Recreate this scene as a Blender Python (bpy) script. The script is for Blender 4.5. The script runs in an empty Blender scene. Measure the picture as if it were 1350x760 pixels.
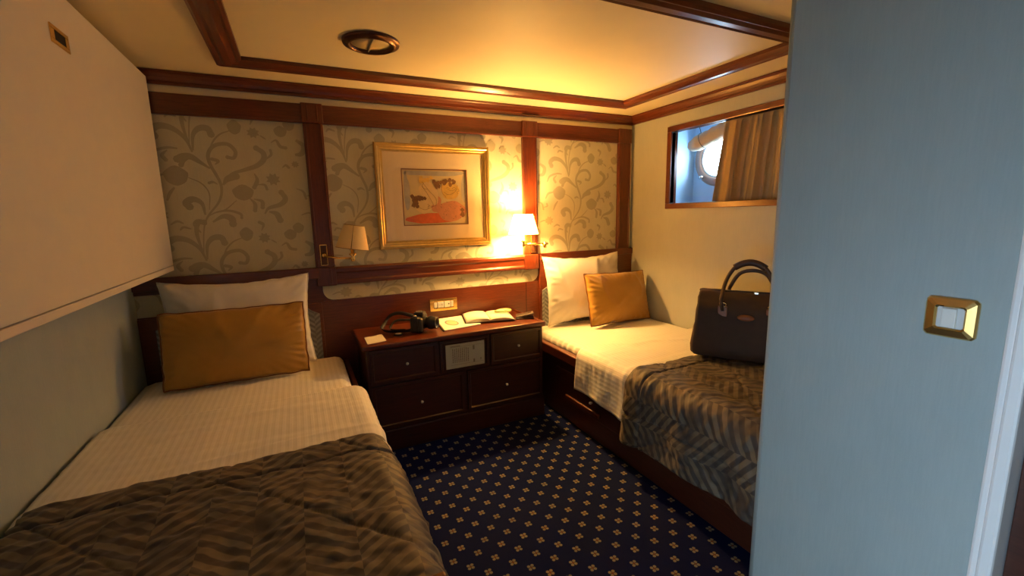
import bpy, bmesh, math, random
from mathutils import Vector, Matrix, noise, Euler
random.seed(7)
S = bpy.context.scene
C = bpy.context.collection

# ------------------------------------------------------------------ camera
ROT = ((0.8996111725714386, -0.4361930922991314, -0.02086442942223498),
       (0.0894155060279939, 0.13722480841839865, 0.9864959296602724),
       (-0.4274395927687932, -0.8893283635334045, 0.16245139688101487))   # world -> camera
FPX, CH = 582.5, 1.30
cam = bpy.data.cameras.new('camera')
cam.sensor_width = 36.0; cam.lens = FPX / 1350 * 36.0; cam.clip_start = 0.02
camo = bpy.data.objects.new('camera', cam); C.objects.link(camo)
camo.matrix_world = Matrix.Translation((0, 0, CH)) @ Matrix(ROT).transposed().to_4x4()
S.camera = camo

# ------------------------------------------------------------------ world (daylight outside the hull)
W = bpy.data.worlds.new('daylight'); S.world = W; W.use_nodes = True
bg = W.node_tree.nodes['Background']
bg.inputs['Color'].default_value = (0.60, 0.80, 1.0, 1); bg.inputs['Strength'].default_value = 20.0
S.view_settings.view_transform = 'Standard'; S.view_settings.look = 'None'
S.view_settings.gamma = 1; S.view_settings.use_curve_mapping = False
S.view_settings.exposure = 0.8
LAMP_BULB, LAMP_SHADE = 2000.0, 34.0

def portal(name, loc, rot, sx, sy):      # guides the daylight through a built opening
    l = bpy.data.lights.new(name, 'AREA'); l.shape = 'RECTANGLE'; l.size = sx; l.size_y = sy
    l.cycles.is_portal = True
    o = bpy.data.objects.new(name, l); C.objects.link(o); o.location = loc; o.rotation_euler = rot
portal('porthole_portal', (2.80, 2.28, 1.675), (0, math.radians(90), 0), .34, .34)
portal('corridor_window_portal', (-1.96, -0.25, 0.70), (0, math.radians(-90), 0), .70, 1.1)

# ------------------------------------------------------------------ room numbers (metres)
XL, XR, YB, ZC = -0.768, 2.421, 2.8175, 2.03
XP, YP = 1.15, 0.775            # partition beside the camera: its face and its end
YD = 2.398                      # dresser front
ZBED = 0.50

# ------------------------------------------------------------------ material helpers
MATS = {}
def newmat(name):
    m = bpy.data.materials.new(name); m.use_nodes = True; MATS[name] = m
    nt = m.node_tree; b = nt.nodes['Principled BSDF']
    return m, nt, b
def N(nt, t, **kw):
    n = nt.nodes.new(t)
    for k, v in kw.items(): setattr(n, k, v)
    return n
def mth(nt, op, a, b=None, c=None):
    n = nt.nodes.new('ShaderNodeMath'); n.operation = op
    for i, v in enumerate((a, b, c)):
        if v is None: continue
        if isinstance(v, (int, float)): n.inputs[i].default_value = v
        else: nt.links.new(v, n.inputs[i])
    return n.outputs[0]
def mixc(nt, fac, a, b):
    n = nt.nodes.new('ShaderNodeMix'); n.data_type = 'RGBA'
    if isinstance(fac, (int, float)): n.inputs[0].default_value = fac
    else: nt.links.new(fac, n.inputs[0])
    for i, v in ((6, a), (7, b)):
        if isinstance(v, tuple): n.inputs[i].default_value = (*v, 1)
        else: nt.links.new(v, n.inputs[i])
    return n.outputs[2]
def ramp(nt, f, a, b):
    n = nt.nodes.new('ShaderNodeMapRange'); nt.links.new(f, n.inputs[0])
    n.inputs[1].default_value = a; n.inputs[2].default_value = b
    return n.outputs[0]
def coords(nt, kind='Object', scale=(1, 1, 1), rot=(0, 0, 0)):
    tc = N(nt, 'ShaderNodeTexCoord'); mp = N(nt, 'ShaderNodeMapping')
    mp.inputs['Scale'].default_value = scale; mp.inputs['Rotation'].default_value = rot
    nt.links.new(tc.outputs[kind], mp.inputs['Vector']); return mp.outputs[0]
def noi(nt, vec, scale, detail=4, rough=.55):
    n = N(nt, 'ShaderNodeTexNoise'); nt.links.new(vec, n.inputs['Vector'])
    n.inputs['Scale'].default_value = scale; n.inputs['Detail'].default_value = detail
    n.inputs['Roughness'].default_value = rough; return n.outputs[0]
def bump(nt, b, h, strength=.3, dist=.002):
    n = N(nt, 'ShaderNodeBump'); n.inputs['Strength'].default_value = strength
    n.inputs['Distance'].default_value = dist; nt.links.new(h, n.inputs['Height'])
    nt.links.new(n.outputs[0], b.inputs['Normal'])
def plain(name, col, rough=.6, metal=0, spec=.5, coat=0, vary=.08, nscale=60, bstr=0.0):
    m, nt, b = newmat(name)
    f = noi(nt, coords(nt), nscale)
    c2 = tuple(max(0, c * (1 - vary)) for c in col); c1 = tuple(min(1, c * (1 + vary)) for c in col)
    nt.links.new(mixc(nt, f, c2, c1), b.inputs['Base Color'])
    b.inputs['Roughness'].default_value = rough; b.inputs['Metallic'].default_value = metal
    b.inputs['Specular IOR Level'].default_value = spec; b.inputs['Coat Weight'].default_value = coat
    b.inputs['Coat Roughness'].default_value = .12
    if bstr: bump(nt, b, f, bstr, .001)
    return m
def wood(name, dark, light, scale, rough=.32):
    m, nt, b = newmat(name)
    v = coords(nt, scale=scale)
    f = noi(nt, v, 9, 6, .6); g = noi(nt, v, 40, 3, .5)
    f2 = mth(nt, 'ADD', mth(nt, 'MULTIPLY', f, .7), mth(nt, 'MULTIPLY', g, .3))
    nt.links.new(mixc(nt, ramp(nt, f2, .32, .68), dark, light), b.inputs['Base Color'])
    b.inputs['Roughness'].default_value = rough; b.inputs['Coat Weight'].default_value = .35
    b.inputs['Coat Roughness'].default_value = .18
    return m
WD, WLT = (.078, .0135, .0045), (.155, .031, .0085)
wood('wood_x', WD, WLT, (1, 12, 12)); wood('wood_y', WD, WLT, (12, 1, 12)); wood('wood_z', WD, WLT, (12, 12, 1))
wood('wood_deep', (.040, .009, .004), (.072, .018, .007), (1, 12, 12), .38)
wood('wood_deep_y', (.040, .009, .004), (.072, .018, .007), (12, 1, 12), .38)
plain('cream_paint', (.80, .70, .46), .55, vary=.03, nscale=8)
plain('locker_laminate', (.80, .72, .56), .5, vary=.03, nscale=14, bstr=.05)
plain('brass', (.83, .56, .20), .24, 1, vary=.05)
plain('gold_leaf', (.72, .48, .16), .34, .85, vary=.22, nscale=35, bstr=.15)
plain('bronze', (.10, .035, .015), .3, .55)
plain('white_plastic', (.78, .78, .74), .4, vary=.02)
plain('grey_plastic', (.62, .64, .64), .4, vary=.02)
plain('steel', (.75, .75, .72), .25, 1, vary=.03)
plain('knob_metal', (.85, .82, .72), .3, .35, vary=.03)
plain('black_plastic', (.012, .012, .013), .38, vary=.2)
plain('black_strap', (.018, .016, .018), .7, vary=.3, bstr=.2)
plain('dark_hole', (.01, .008, .006), .8)
plain('niche_paint', (.46, .66, .88), .5, vary=.02, nscale=6)
plain('porthole_ring', (.34, .22, .18), .35, .2, vary=.08)
plain('roll_fabric', (.55, .47, .34), .8, vary=.1, nscale=120, bstr=.25)
plain('door_frame_paint', (.82, .84, .86), .35, vary=.02)
plain('paper', (.82, .77, .62), .7, vary=.03)
plain('card_paper', (.85, .80, .66), .6, vary=.02)
plain('notice_paper', (.50, .52, .48), .6, vary=.04)
plain('ink', (.03, .03, .03), .7); plain('soft_ink', (.22, .20, .17), .7)
plain('brochure_dark', (.05, .035, .02), .5)
plain('green_plastic', (.45, .55, .18), .35, vary=.15)
plain('mat_board', (.80, .64, .42), .8, vary=.03)
plain('print_paper', (.64, .50, .26), .8, vary=.06, nscale=25)
plain('print_ochre', (.70, .44, .10), .8, vary=.25, nscale=40); plain('print_red', (.62, .13, .04), .8, vary=.3, nscale=45)
plain('print_pink', (.62, .27, .14), .8, vary=.2, nscale=45); plain('print_brown', (.22, .10, .03), .8, vary=.4, nscale=60)
plain('print_grey', (.42, .38, .33), .8, vary=.25, nscale=30); plain('print_skin', (.74, .54, .26), .8, vary=.12, nscale=30)
plain('scroll_print', (.41, .38, .27), .5, vary=.05)
plain('leather_tan', (.23, .075, .022), .45, vary=.25, nscale=30, bstr=.3)
plain('bag_canvas', (.038, .018, .009), .75, vary=.3, nscale=25, bstr=.3)
plain('leather_dark', (.055, .028, .018), .5, vary=.2, bstr=.2)
plain('piping_dark', (.20, .065, .01), .6)
plain('vent_cream', (.55, .46, .28), .5, vary=.03)

def wallcloth(name, a, bcol):
    m, nt, b = newmat(name)
    f = noi(nt, coords(nt, scale=(90, 90, 7)), 2.2, 5, .65)
    g = noi(nt, coords(nt, scale=(300, 300, 300)), 1.0, 2)
    cl = noi(nt, coords(nt, scale=(1, 1, .5)), 9, 5, .65)
    h = mth(nt, 'ADD', mth(nt, 'MULTIPLY', f, .7), mth(nt, 'MULTIPLY', g, .3))
    hc = mth(nt, 'ADD', mth(nt, 'MULTIPLY', h, .55), mth(nt, 'MULTIPLY', cl, .45))
    nt.links.new(mixc(nt, ramp(nt, hc, .34, .66), a, bcol), b.inputs['Base Color'])
    b.inputs['Roughness'].default_value = .75; b.inputs['Specular IOR Level'].default_value = .25
    bump(nt, b, h, .25, .0008); return m
wallcloth('wall_cloth', (.44, .445, .385), (.49, .495, .43))
wallcloth('blue_cloth', (.325, .395, .41), (.38, .45, .46))
wallcloth('paper_ground', (.56, .53, .39), (.63, .60, .45))

def carpet():
    m, nt, b = newmat('carpet')
    tc = N(nt, 'ShaderNodeTexCoord'); sp = N(nt, 'ShaderNodeSeparateXYZ'); nt.links.new(tc.outputs['Object'], sp.inputs[0])
    px, py = .1005, .1065
    def motif(ox, oy):
        u = mth(nt, 'SUBTRACT', mth(nt, 'FRACT', mth(nt, 'DIVIDE', mth(nt, 'ADD', sp.outputs[0], -ox + 20 * px), px)), .5)
        v = mth(nt, 'SUBTRACT', mth(nt, 'FRACT', mth(nt, 'DIVIDE', mth(nt, 'ADD', sp.outputs[1], -oy + 20 * py), py)), .5)
        au = mth(nt, 'ABSOLUTE', mth(nt, 'MULTIPLY', u, px)); av = mth(nt, 'ABSOLUTE', mth(nt, 'MULTIPLY', v, py))
        d = mth(nt, 'POWER', mth(nt, 'ADD', mth(nt, 'POWER', mth(nt, 'SUBTRACT', au, .0072), 2), mth(nt, 'POWER', mth(nt, 'SUBTRACT', av, .0072), 2)), .5)
        pet = mth(nt, 'LESS_THAN', d, .0062)
        cen = mth(nt, 'LESS_THAN', mth(nt, 'ADD', au, av), .0052)
        return pet, cen
    p1, c1 = motif(.426 - px / 2, 1.453 - py / 2); p2, c2 = motif(.476 - px / 2, 1.3998 - py / 2)
    pet = mth(nt, 'MAXIMUM', p1, p2); cen = mth(nt, 'MAXIMUM', c1, c2)
    fz = noi(nt, coords(nt, scale=(1, 1, 1)), 420, 3, .7); big = noi(nt, coords(nt), 60, 2)
    base = mixc(nt, fz, (.0012, .0035, .028), (.0035, .0095, .072))
    gold = mixc(nt, big, (.16, .13, .075), (.28, .26, .20))
    c = mixc(nt, pet, base, gold); c = mixc(nt, cen, c, (.16, .05, .025))
    nt.links.new(c, b.inputs['Base Color']); b.inputs['Roughness'].default_value = .95
    b.inputs['Specular IOR Level'].default_value = .1
    bump(nt, b, fz, .6, .003)
carpet()

def herring(name, kind, dark, light, arm=.115, per=.047, bumpy=True):
    m, nt, b = newmat(name)
    tc = N(nt, 'ShaderNodeTexCoord'); sp = N(nt, 'ShaderNodeSeparateXYZ'); nt.links.new(tc.outputs['UV'], sp.inputs[0])
    tri = mth(nt, 'PINGPONG', mth(nt, 'ADD', sp.outputs[0], 10 * arm), arm)
    t = mth(nt, 'ADD', sp.outputs[1], mth(nt, 'MULTIPLY', tri, .75))
    col_id = mth(nt, 'FLOOR', mth(nt, 'DIVIDE', mth(nt, 'ADD', sp.outputs[0], 10 * arm), arm))
    t = mth(nt, 'ADD', t, mth(nt, 'MULTIPLY', col_id, per / 2))
    fr = mth(nt, 'FRACT', mth(nt, 'DIVIDE', mth(nt, 'ADD', t, 10.0), per))
    st = mth(nt, 'PINGPONG', fr, .5)
    k = ramp(nt, st, .21, .29)
    fz = noi(nt, coords(nt, 'UV'), 90, 4, .6); cl = noi(nt, coords(nt, 'UV'), 7, 3)
    k = mth(nt, 'MULTIPLY', k, ramp(nt, cl, .32, .54))
    c = mixc(nt, k, dark, light)
    nt.links.new(c, b.inputs['Base Color']); b.inputs['Roughness'].default_value = .62
    b.inputs['Sheen Weight'].default_value = .12; b.inputs['Sheen Roughness'].default_value = .4
    h = mth(nt, 'ADD', mth(nt, 'MULTIPLY', k, .4), fz); bump(nt, b, h, .25, .0015)
herring('quilt_cloth', 'UV', (.056, .046, .040), (.165, .132, .088))
herring('pad_cloth', 'UV', (.15, .155, .16), (.28, .29, .29), .05, .03)

def sheetmat():
    m, nt, b = newmat('sheet_cloth')
    tc = N(nt, 'ShaderNodeTexCoord'); sp = N(nt, 'ShaderNodeSeparateXYZ'); nt.links.new(tc.outputs['UV'], sp.inputs[0])
    st = ramp(nt, mth(nt, 'PINGPONG', mth(nt, 'ADD', sp.outputs[0], 5.0), .0125), .0045, .008)
    wob = noi(nt, coords(nt, 'UV', (14, 90, 1)), 1.0, 3, .6)
    h = mth(nt, 'ADD', mth(nt, 'MULTIPLY', st, .6), mth(nt, 'MULTIPLY', wob, mth(nt, 'ADD', mth(nt, 'MULTIPLY', st, .9), .15)))
    nt.links.new(mixc(nt, st, (.83, .79, .70), (.88, .84, .76)), b.inputs['Base Color'])
    b.inputs['Roughness'].default_value = .6; b.inputs['Sheen Weight'].default_value = .1
    bump(nt, b, h, .22, .0016)
sheetmat()
def clothmat(name, col, rough=.65, w=.06, sheen=.1, bs=.3):
    m, nt, b = newmat(name)
    f = noi(nt, coords(nt), 25, 5, .6); g = noi(nt, coords(nt), 500, 2)
    nt.links.new(mixc(nt, f, tuple(c * (1 - w) for c in col), tuple(min(1, c * (1 + w)) for c in col)), b.inputs['Base Color'])
    b.inputs['Roughness'].default_value = rough; b.inputs['Sheen Weight'].default_value = sheen
    bump(nt, b, mth(nt, 'ADD', f, mth(nt, 'MULTIPLY', g, .25)), bs, .004); return m
clothmat('pillow_cotton', (.80, .76, .68))
clothmat('gold_satin', (.43, .225, .030), .42, .08, .15)
m = clothmat('curtain_satin', (.52, .36, .16), .5, .1)
# thin curtain cloth lets a little daylight through
nt = m.node_tree; b_ = nt.nodes['Principled BSDF']; out = nt.nodes['Material Output']
tr = N(nt, 'ShaderNodeBsdfTranslucent'); tr.inputs[0].default_value = (.30, .22, .12, 1)
mx = N(nt, 'ShaderNodeMixShader'); mx.inputs[0].default_value = .10
nt.links.new(b_.outputs[0], mx.inputs[1]); nt.links.new(tr.outputs[0], mx.inputs[2]); nt.links.new(mx.outputs[0], out.inputs[0])

def glass(name, f=.06, tint=(1, 1, 1)):
    m, nt, b = newmat(name); out = nt.nodes['Material Output']
    t = N(nt, 'ShaderNodeBsdfTransparent'); t.inputs[0].default_value = (*tint, 1)
    g = N(nt, 'ShaderNodeBsdfGlossy'); g.inputs['Roughness'].default_value = .02
    lw = N(nt, 'ShaderNodeLayerWeight'); fz = mth(nt, 'ADD', .035, mth(nt, 'MULTIPLY', mth(nt, 'POWER', lw.outputs['Facing'], 5.0), .8))
    x = N(nt, 'ShaderNodeMixShader'); nt.links.new(fz, x.inputs[0])
    nt.links.new(t.outputs[0], x.inputs[1]); nt.links.new(g.outputs[0], x.inputs[2]); nt.links.new(x.outputs[0], out.inputs[0])
glass('pane_glass'); glass('porthole_glass', tint=(.92, .97, 1))

def emit(name, col, st, base=None):
    m, nt, b = newmat(name)
    f = noi(nt, coords(nt), 80, 3)
    c = base or col
    nt.links.new(mixc(nt, f, tuple(x * .95 for x in c), c), b.inputs['Base Color'])
    b.inputs['Emission Color'].default_value = (*col, 1); b.inputs['Emission Strength'].default_value = st
    b.inputs['Roughness'].default_value = .8
emit('bulb_lit', (1, .54, .15), LAMP_BULB)
emit('shade_lit', (1, .53, .125), LAMP_SHADE, (.8, .65, .35))
# the lit shade is thin cloth: the bulb shines through it
m = MATS['shade_lit']; nt = m.node_tree; b_ = nt.nodes['Principled BSDF']; out = nt.nodes['Material Output']
tr = N(nt, 'ShaderNodeBsdfTranslucent'); tr.inputs[0].default_value = (.72, .43, .085, 1)
mx = N(nt, 'ShaderNodeMixShader'); mx.inputs[0].default_value = .5
nt.links.new(b_.outputs[0], mx.inputs[1]); nt.links.new(tr.outputs[0], mx.inputs[2]); nt.links.new(mx.outputs[0], out.inputs[0])
plain('bulb_off', (.8, .78, .7), .2)
plain('shade_cloth', (.86, .64, .30), .75, vary=.04, nscale=150)
plain('shade_rim', (.25, .12, .03), .6)

# ------------------------------------------------------------------ mesh helpers
def bx(bm, x0, x1, y0, y1, z0, z1, bev=0.0, seg=2, M=None):
    t = bmesh.new()
    vs = [t.verts.new((x, y, z)) for x in (x0, x1) for y in (y0, y1) for z in (z0, z1)]
    for q in ((0, 1, 3, 2), (4, 6, 7, 5), (0, 4, 5, 1), (2, 3, 7, 6), (0, 2, 6, 4), (1, 5, 7, 3)):
        t.faces.new([vs[i] for i in q])
    bmesh.ops.recalc_face_normals(t, faces=t.faces)
    if bev > 0: bmesh.ops.bevel(t, geom=t.edges[:], offset=bev, segments=seg, affect='EDGES', profile=.5)
    return merge(bm, t, M)
def merge(bm, t, M=None):
    if M is not None: bmesh.ops.transform(t, matrix=M, verts=t.verts)
    mp = {v: bm.verts.new(v.co) for v in t.verts}
    for f in t.faces:
        nf = bm.faces.new([mp[v] for v in f.verts]); nf.smooth = f.smooth
    t.free(); return bm
def tube(bm, pts, r, seg=10, caps=True, smooth=True):
    pts = [Vector(p) for p in pts]; rings = []
    up = Vector((0, 0, 1))
    for i, p in enumerate(pts):
        d = (pts[min(i + 1, len(pts) - 1)] - pts[max(i - 1, 0)]).normalized()
        a = d.cross(up)
        if a.length < 1e-3: a = d.cross(Vector((0, 1, 0)))
        a.normalize(); b = a.cross(d).normalized()
        rr = r[i] if isinstance(r, (list, tuple)) else r
        rings.append([bm.verts.new(p + (a * math.cos(t) + b * math.sin(t)) * rr) for t in [2 * math.pi * k / seg for k in range(seg)]])
    for A, B in zip(rings, rings[1:]):
        for k in range(seg):
            f = bm.faces.new((A[k], A[(k + 1) % seg], B[(k + 1) % seg], B[k])); f.smooth = smooth
    if caps: bm.faces.new(rings[0][::-1]); bm.faces.new(rings[-1])
    return bm
def lathe(bm, prof, M=None, seg=32, smooth=True, close=False):
    t = bmesh.new(); rings = []
    for r, z in prof:
        if r < 1e-6: rings.append([t.verts.new((0, 0, z))] * seg)
        else: rings.append([t.verts.new((r * math.cos(2 * math.pi * k / seg), r * math.sin(2 * math.pi * k / seg), z)) for k in range(seg)])
    prs = list(zip(rings, rings[1:])) + ([(rings[-1], rings[0])] if close else [])
    for A, B in prs:
        for k in range(seg):
            q = [A[k], A[(k + 1) % seg], B[(k + 1) % seg], B[k]]; u = []
            for v in q:
                if v not in u: u.append(v)
            if len(u) > 2:
                f = t.faces.new(u); f.smooth = smooth
    return merge(bm, t, M)
def prism(bm, pts, y0, y1):          # polygon in x,z pushed along y
    a = [bm.verts.new((x, y0, z)) for x, z in pts]; b = [bm.verts.new((x, y1, z)) for x, z in pts]
    bm.faces.new(a); bm.faces.new(b[::-1]); n = len(pts)
    for i in range(n): bm.faces.new((a[i], b[i], b[(i + 1) % n], a[(i + 1) % n]))
    bmesh.ops.recalc_face_normals(bm, faces=bm.faces); return bm
def zrot(loc, rz=0, rx=0, ry=0): return Matrix.Translation(loc) @ Euler((rx, ry, rz)).to_matrix().to_4x4()
BM = bmesh.new
def link(name, me, mat, parent=None):
    o = bpy.data.objects.new(name, me); C.objects.link(o)
    me.materials.append(MATS[mat])
    if parent is not None:
        o.parent = parent; o.matrix_parent_inverse = WM(parent).inverted()
    return o
_wm = {}
def WM(o): return _wm.get(o.name, Matrix.Identity(4))
def obj(name, bm, mat, parent=None):
    me = bpy.data.meshes.new(name); bm.to_mesh(me); bm.free(); return link(name, me, mat, parent)
def tag(o, label, cat, group=None, kind=None):
    o['label'] = label; o['category'] = cat
    if group: o['group'] = group
    if kind: o['kind'] = kind
    return o
def thing(name, label, cat, loc=(0, 0, 0), group=None):
    o = bpy.data.objects.new(name, None); C.objects.link(o); o.empty_display_size = .1
    o.location = loc; _wm[o.name] = Matrix.Translation(loc)
    return tag(o, label, cat, group)
def base_origin(o):
    cs = [v.co for v in o.data.vertices]
    p = Vector(((min(c.x for c in cs) + max(c.x for c in cs)) / 2, (min(c.y for c in cs) + max(c.y for c in cs)) / 2, min(c.z for c in cs)))
    o.data.transform(Matrix.Translation(-p)); o.location = p; _wm[o.name] = Matrix.Translation(p); return o
def single(name, bm, mat, label, cat, group=None): return base_origin(tag(obj(name, bm, mat), label, cat, group))
def struct(name, bm, mat, label, cat='wall'): return tag(obj(name, bm, mat), label, cat, kind='structure')
def solid(o, t, off=0):
    md = o.modifiers.new('thickness', 'SOLIDIFY'); md.thickness = t; md.offset = off; return o
def at(p, ax, v):                    # pixel of the 1350x760 frame -> point on a plane of the room
    c = Vector(((p[0] - 675) / FPX, -(p[1] - 380) / FPX, -1.0)); r = Matrix(ROT).transposed() @ c
    o = Vector((0, 0, CH)); i = 'xyz'.index(ax); return o + r * ((v - o[i]) / r[i])
def catmull(pts, n=8):
    P = [Vector(p) for p in pts]; P = [2 * P[0] - P[1]] + P + [2 * P[-1] - P[-2]]; out = []
    for i in range(1, len(P) - 2):
        for k in range(n):
            t = k / n; a, b, c, d = P[i - 1:i + 3]
            out.append(.5 * ((2 * b) + (c - a) * t + (2 * a - 5 * b + 4 * c - d) * t * t + (3 * b - a - 3 * c + d) * t ** 3))
    out.append(P[-2]); return out

# ================================================================== SETTING
struct('floor', bx(BM(), -2.0, 2.9, -1.0, 2.95, -.05, 0), 'carpet', 'navy carpet with small gold four-petal flowers in diagonal rows', 'floor')
struct('ceiling', bx(BM(), -2.0, 2.9, -1.0, 2.95, ZC, ZC + .05), 'cream_paint', 'warm cream painted cabin ceiling with a moulded wood rectangle', 'ceiling')
# left wall with the cabin doorway behind the camera
b = BM(); bx(b, XL - .06, XL, .15, YB + .1, 0, ZC); bx(b, XL - .06, XL, -1.0, -.62, 0, ZC); bx(b, XL - .06, XL, -.62, .15, 1.9, ZC)
struct('wall_left', b, 'blue_cloth', 'blue-grey cloth covered wall along the left bed below the locker')
# corridor outside the doorway: unseen, with a low window placed to daylight the partition
b = BM(); bx(b, -2.0, -1.94, -1.0, -.80, 0, ZC); bx(b, -2.0, -1.94, .30, .7, 0, ZC); bx(b, -2.0, -1.94, -.80, .30, 0, .35); bx(b, -2.0, -1.94, -.80, .30, 1.05, ZC)
bx(b, -2.0, XL - .06, .64, .70, 0, ZC); bx(b, -1.5, XL - .062, -.9, .64, 1.05, ZC - .001)  # low soffit added to keep daylight off the partition's top
struct('wall_corridor', b, 'cream_paint', 'unseen pale corridor wall with a low daylight window and added shading soffit')
struct('wall_rear', bx(BM(), -2.0, 2.9, -1.0, -.94, 0, ZC), 'wall_cloth', 'blue-grey cloth covered wall behind the viewer')
# right wall with the window opening and the niche behind it
WY0, WY1, WZ0, WZ1 = 1.22, 2.40, 1.36, 1.85
b = BM(); t = .03
bx(b, XR, XR + t, -1.0, WY0, 0, ZC); bx(b, XR, XR + t, WY1, YB + .1, 0, ZC); bx(b, XR, XR + t, WY0, WY1, 0, WZ0); bx(b, XR, XR + t, WY0, WY1, WZ1, ZC)
struct('wall_right', b, 'wall_cloth', 'cloth covered wall behind the right bed with a wide window recess')
# hull behind the niche, with the round porthole opening
PX, PYc, PZ, PR = 2.75, 2.28, 1.675, .135
b = BM(); n = 48
ring = [(PYc + PR * math.cos(2 * math.pi * k / n), PZ + PR * math.sin(2 * math.pi * k / n)) for k in range(n)]
def sq(y, z, r=.30):
    dy, dz = y - PYc, z - PZ; k = r / max(abs(dy), abs(dz)); return PYc + dy * k, PZ + dz * k
for X in (PX, PX + .012):
    a = [b.verts.new((X, y, z)) for y, z in ring]; o = [b.verts.new((X, *sq(y, z))) for y, z in ring]
    for k in range(n): b.faces.new((a[k], a[(k + 1) % n], o[(k + 1) % n], o[k]))
    if X == PX: a0 = a
for k in range(n): b.faces.new((a0[k], a0[(k + 1) % n], a[(k + 1) % n], a[k]))
bx(b, PX, PX + .012, 1.0, PYc - .30, 1.1, ZC); bx(b, PX, PX + .012, PYc + .30, 2.6, 1.1, ZC)
bx(b, PX, PX + .012, PYc - .3, PYc + .3, 1.1, PZ - .30); bx(b, PX, PX + .012, PYc - .3, PYc + .3, PZ + .30, ZC)
bx(b, XR + t, PX, 2.50, 2.55, 1.1, ZC); bx(b, XR + t, PX, 1.0, 1.05, 1.1, ZC)
bx(b, XR + t, PX, 1.05, 2.50, 1.20, 1.25); bx(b, XR + t, PX, 1.05, 2.50, 1.97, ZC)
bmesh.ops.recalc_face_normals(b, faces=b.faces)
struct('wall_hull', b, 'niche_paint', 'pale blue painted hull recess behind the window frame')
# partition beside the viewer, rounded end corner, with the washroom doorway
b = BM(); rr = .022; pts = [(XP, .31), (XP + .06, .31), (XP + .06, YP - .06), (XR - .001, YP - .06), (XR - .001, YP)]
pts += [(XP + rr - rr * math.sin(a), YP - rr + rr * math.cos(a)) for a in [math.pi / 2 * k / 8 for k in range(9)]]
lo = [b.verts.new((x, y, 0)) for x, y in pts]; hi = [b.verts.new((x, y, ZC - .001)) for x, y in pts]
for i in range(len(pts)):
    j = (i + 1) % len(pts); f = b.faces.new((lo[i], lo[j], hi[j], hi[i])); f.smooth = i >= 5 and i < len(pts) - 1
b.faces.new(lo[::-1]); b.faces.new(hi)
bx(b, XP, XP + .06, -.94, -.45, 0, ZC - .001); bx(b, XP, XP + .06, -.45, .31, 1.92, ZC - .001)
bmesh.ops.recalc_face_normals(b, faces=b.faces)
struct('wall_partition', b, 'blue_cloth', 'blue cloth covered partition with rounded end close on the right')
d = thing('door_1', 'dark wood washroom door in a white painted frame on the right', 'door', (XP, -.07, 0)); d['kind'] = 'structure'
b = BM()
for y0, y1, x0 in ((.296, .312, XP - .006), (.276, .298, XP - .016)): bx(b, x0, XP + .055, y0, y1, 0, 1.935, .005)
for y0, y1, x0 in ((-.452, -.436, XP - .006), (-.438, -.416, XP - .016)): bx(b, x0, XP + .055, y0, y1, 0, 1.935, .005)
bx(b, XP - .016, XP + .055, -.416, .276, 1.90, 1.935, .004)
obj('door_frame', b, 'door_frame_paint', d)
b = BM(); bx(b, XP + .035, XP + .052, -.414, .274, .01, 1.898, .002); obj('door_leaf', b, 'wood_deep_y', d)

# ---- back wall: cream board, timber panelling, wallpaper panels
wb = struct('wall_back', bx(BM(), XL - .05, XR + .06, YB, YB + .1, 0, ZC), 'cream_paint', 'back wall of mahogany panelling and pale scroll patterned wallpaper')
b = BM(); bx(b, XL, XR, YB - .012, YB, 0, .82); obj('wood_panelling', b, 'wood_x', wb)
b = BM(); bx(b, XL, .11, YB - .012, YB, .935, 1.02); bx(b, -.62, .108, YB - .012, YB, .82, .935); bx(b, 1.57, XR, YB - .012, YB, .82, 1.02); obj('wood_panelling', b, 'wood_x', wb)
obj('frieze_board', bx(BM(), XL, XR - .03, YB - .020, YB, 1.828, 1.930, .003), 'wood_x', wb)
obj('frieze_bead', bx(BM(), XL, XR - .03, YB - .026, YB - .0195, 1.828, 1.838, .002), 'wood_x', wb)
POSTS = ((.083, .186), (1.445, 1.556), (2.274, 2.388))
for x0, x1 in POSTS:
    zt = 1.828
    p = obj('post', bx(BM(), x0, x1, YB - .028, YB, 1.02, zt, .004), 'wood_z', wb)
    for xx in (x0 + .008, x1 - .016): obj('bead', bx(BM(), xx, xx + .008, YB - .033, YB - .0275, 1.03, zt - .004, .0025), 'wood_z', p)
    c = obj('corner_block', bx(BM(), x0 - .004, x1 + .004, YB - .034, YB, 1.828, 1.934, .005), 'wood_z', wb)
    obj('bead', bx(BM(), x0 + .022, x0 + .030, YB - .038, YB - .0335, 1.84, 1.922, .002), 'wood_z', c)
    obj('bead', bx(BM(), x1 - .030, x1 - .022, YB - .038, YB - .0335, 1.84, 1.922, .002), 'wood_z', c)
# chair rail between the bed heads
b = BM(); prism(b, [(0, .915), (0, 1.02), (.020, 1.02), (.030, 1.008), (.030, .99), (.024, .982), (.024, .945), (.030, .935), (.030, .922), (.022, .915)], 0, 1)
bmesh.ops.transform(b, matrix=Matrix(((0, 1.262, 0, .186), (-1, 0, 0, YB), (0, 0, 1, 0), (0, 0, 0, 1))), verts=b.verts)
bmesh.ops.recalc_face_normals(b, faces=b.faces); obj('chair_rail', b, 'wood_x', wb)
for x0, x1 in POSTS[:2]:
    c = obj('rail_block', bx(BM(), x0 - .002, x1 + .003, YB - .037, YB, .912, 1.022, .005), 'wood_z', wb)
    obj('bead', bx(BM(), x1 - .030, x1 - .020, YB - .041, YB - .0365, .925, 1.01, .002), 'wood_z', c)
obj('seam', bx(BM(), 1.460, 1.464, YB - .0135, YB - .0115, .60, .815), 'dark_hole', wb)

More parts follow.
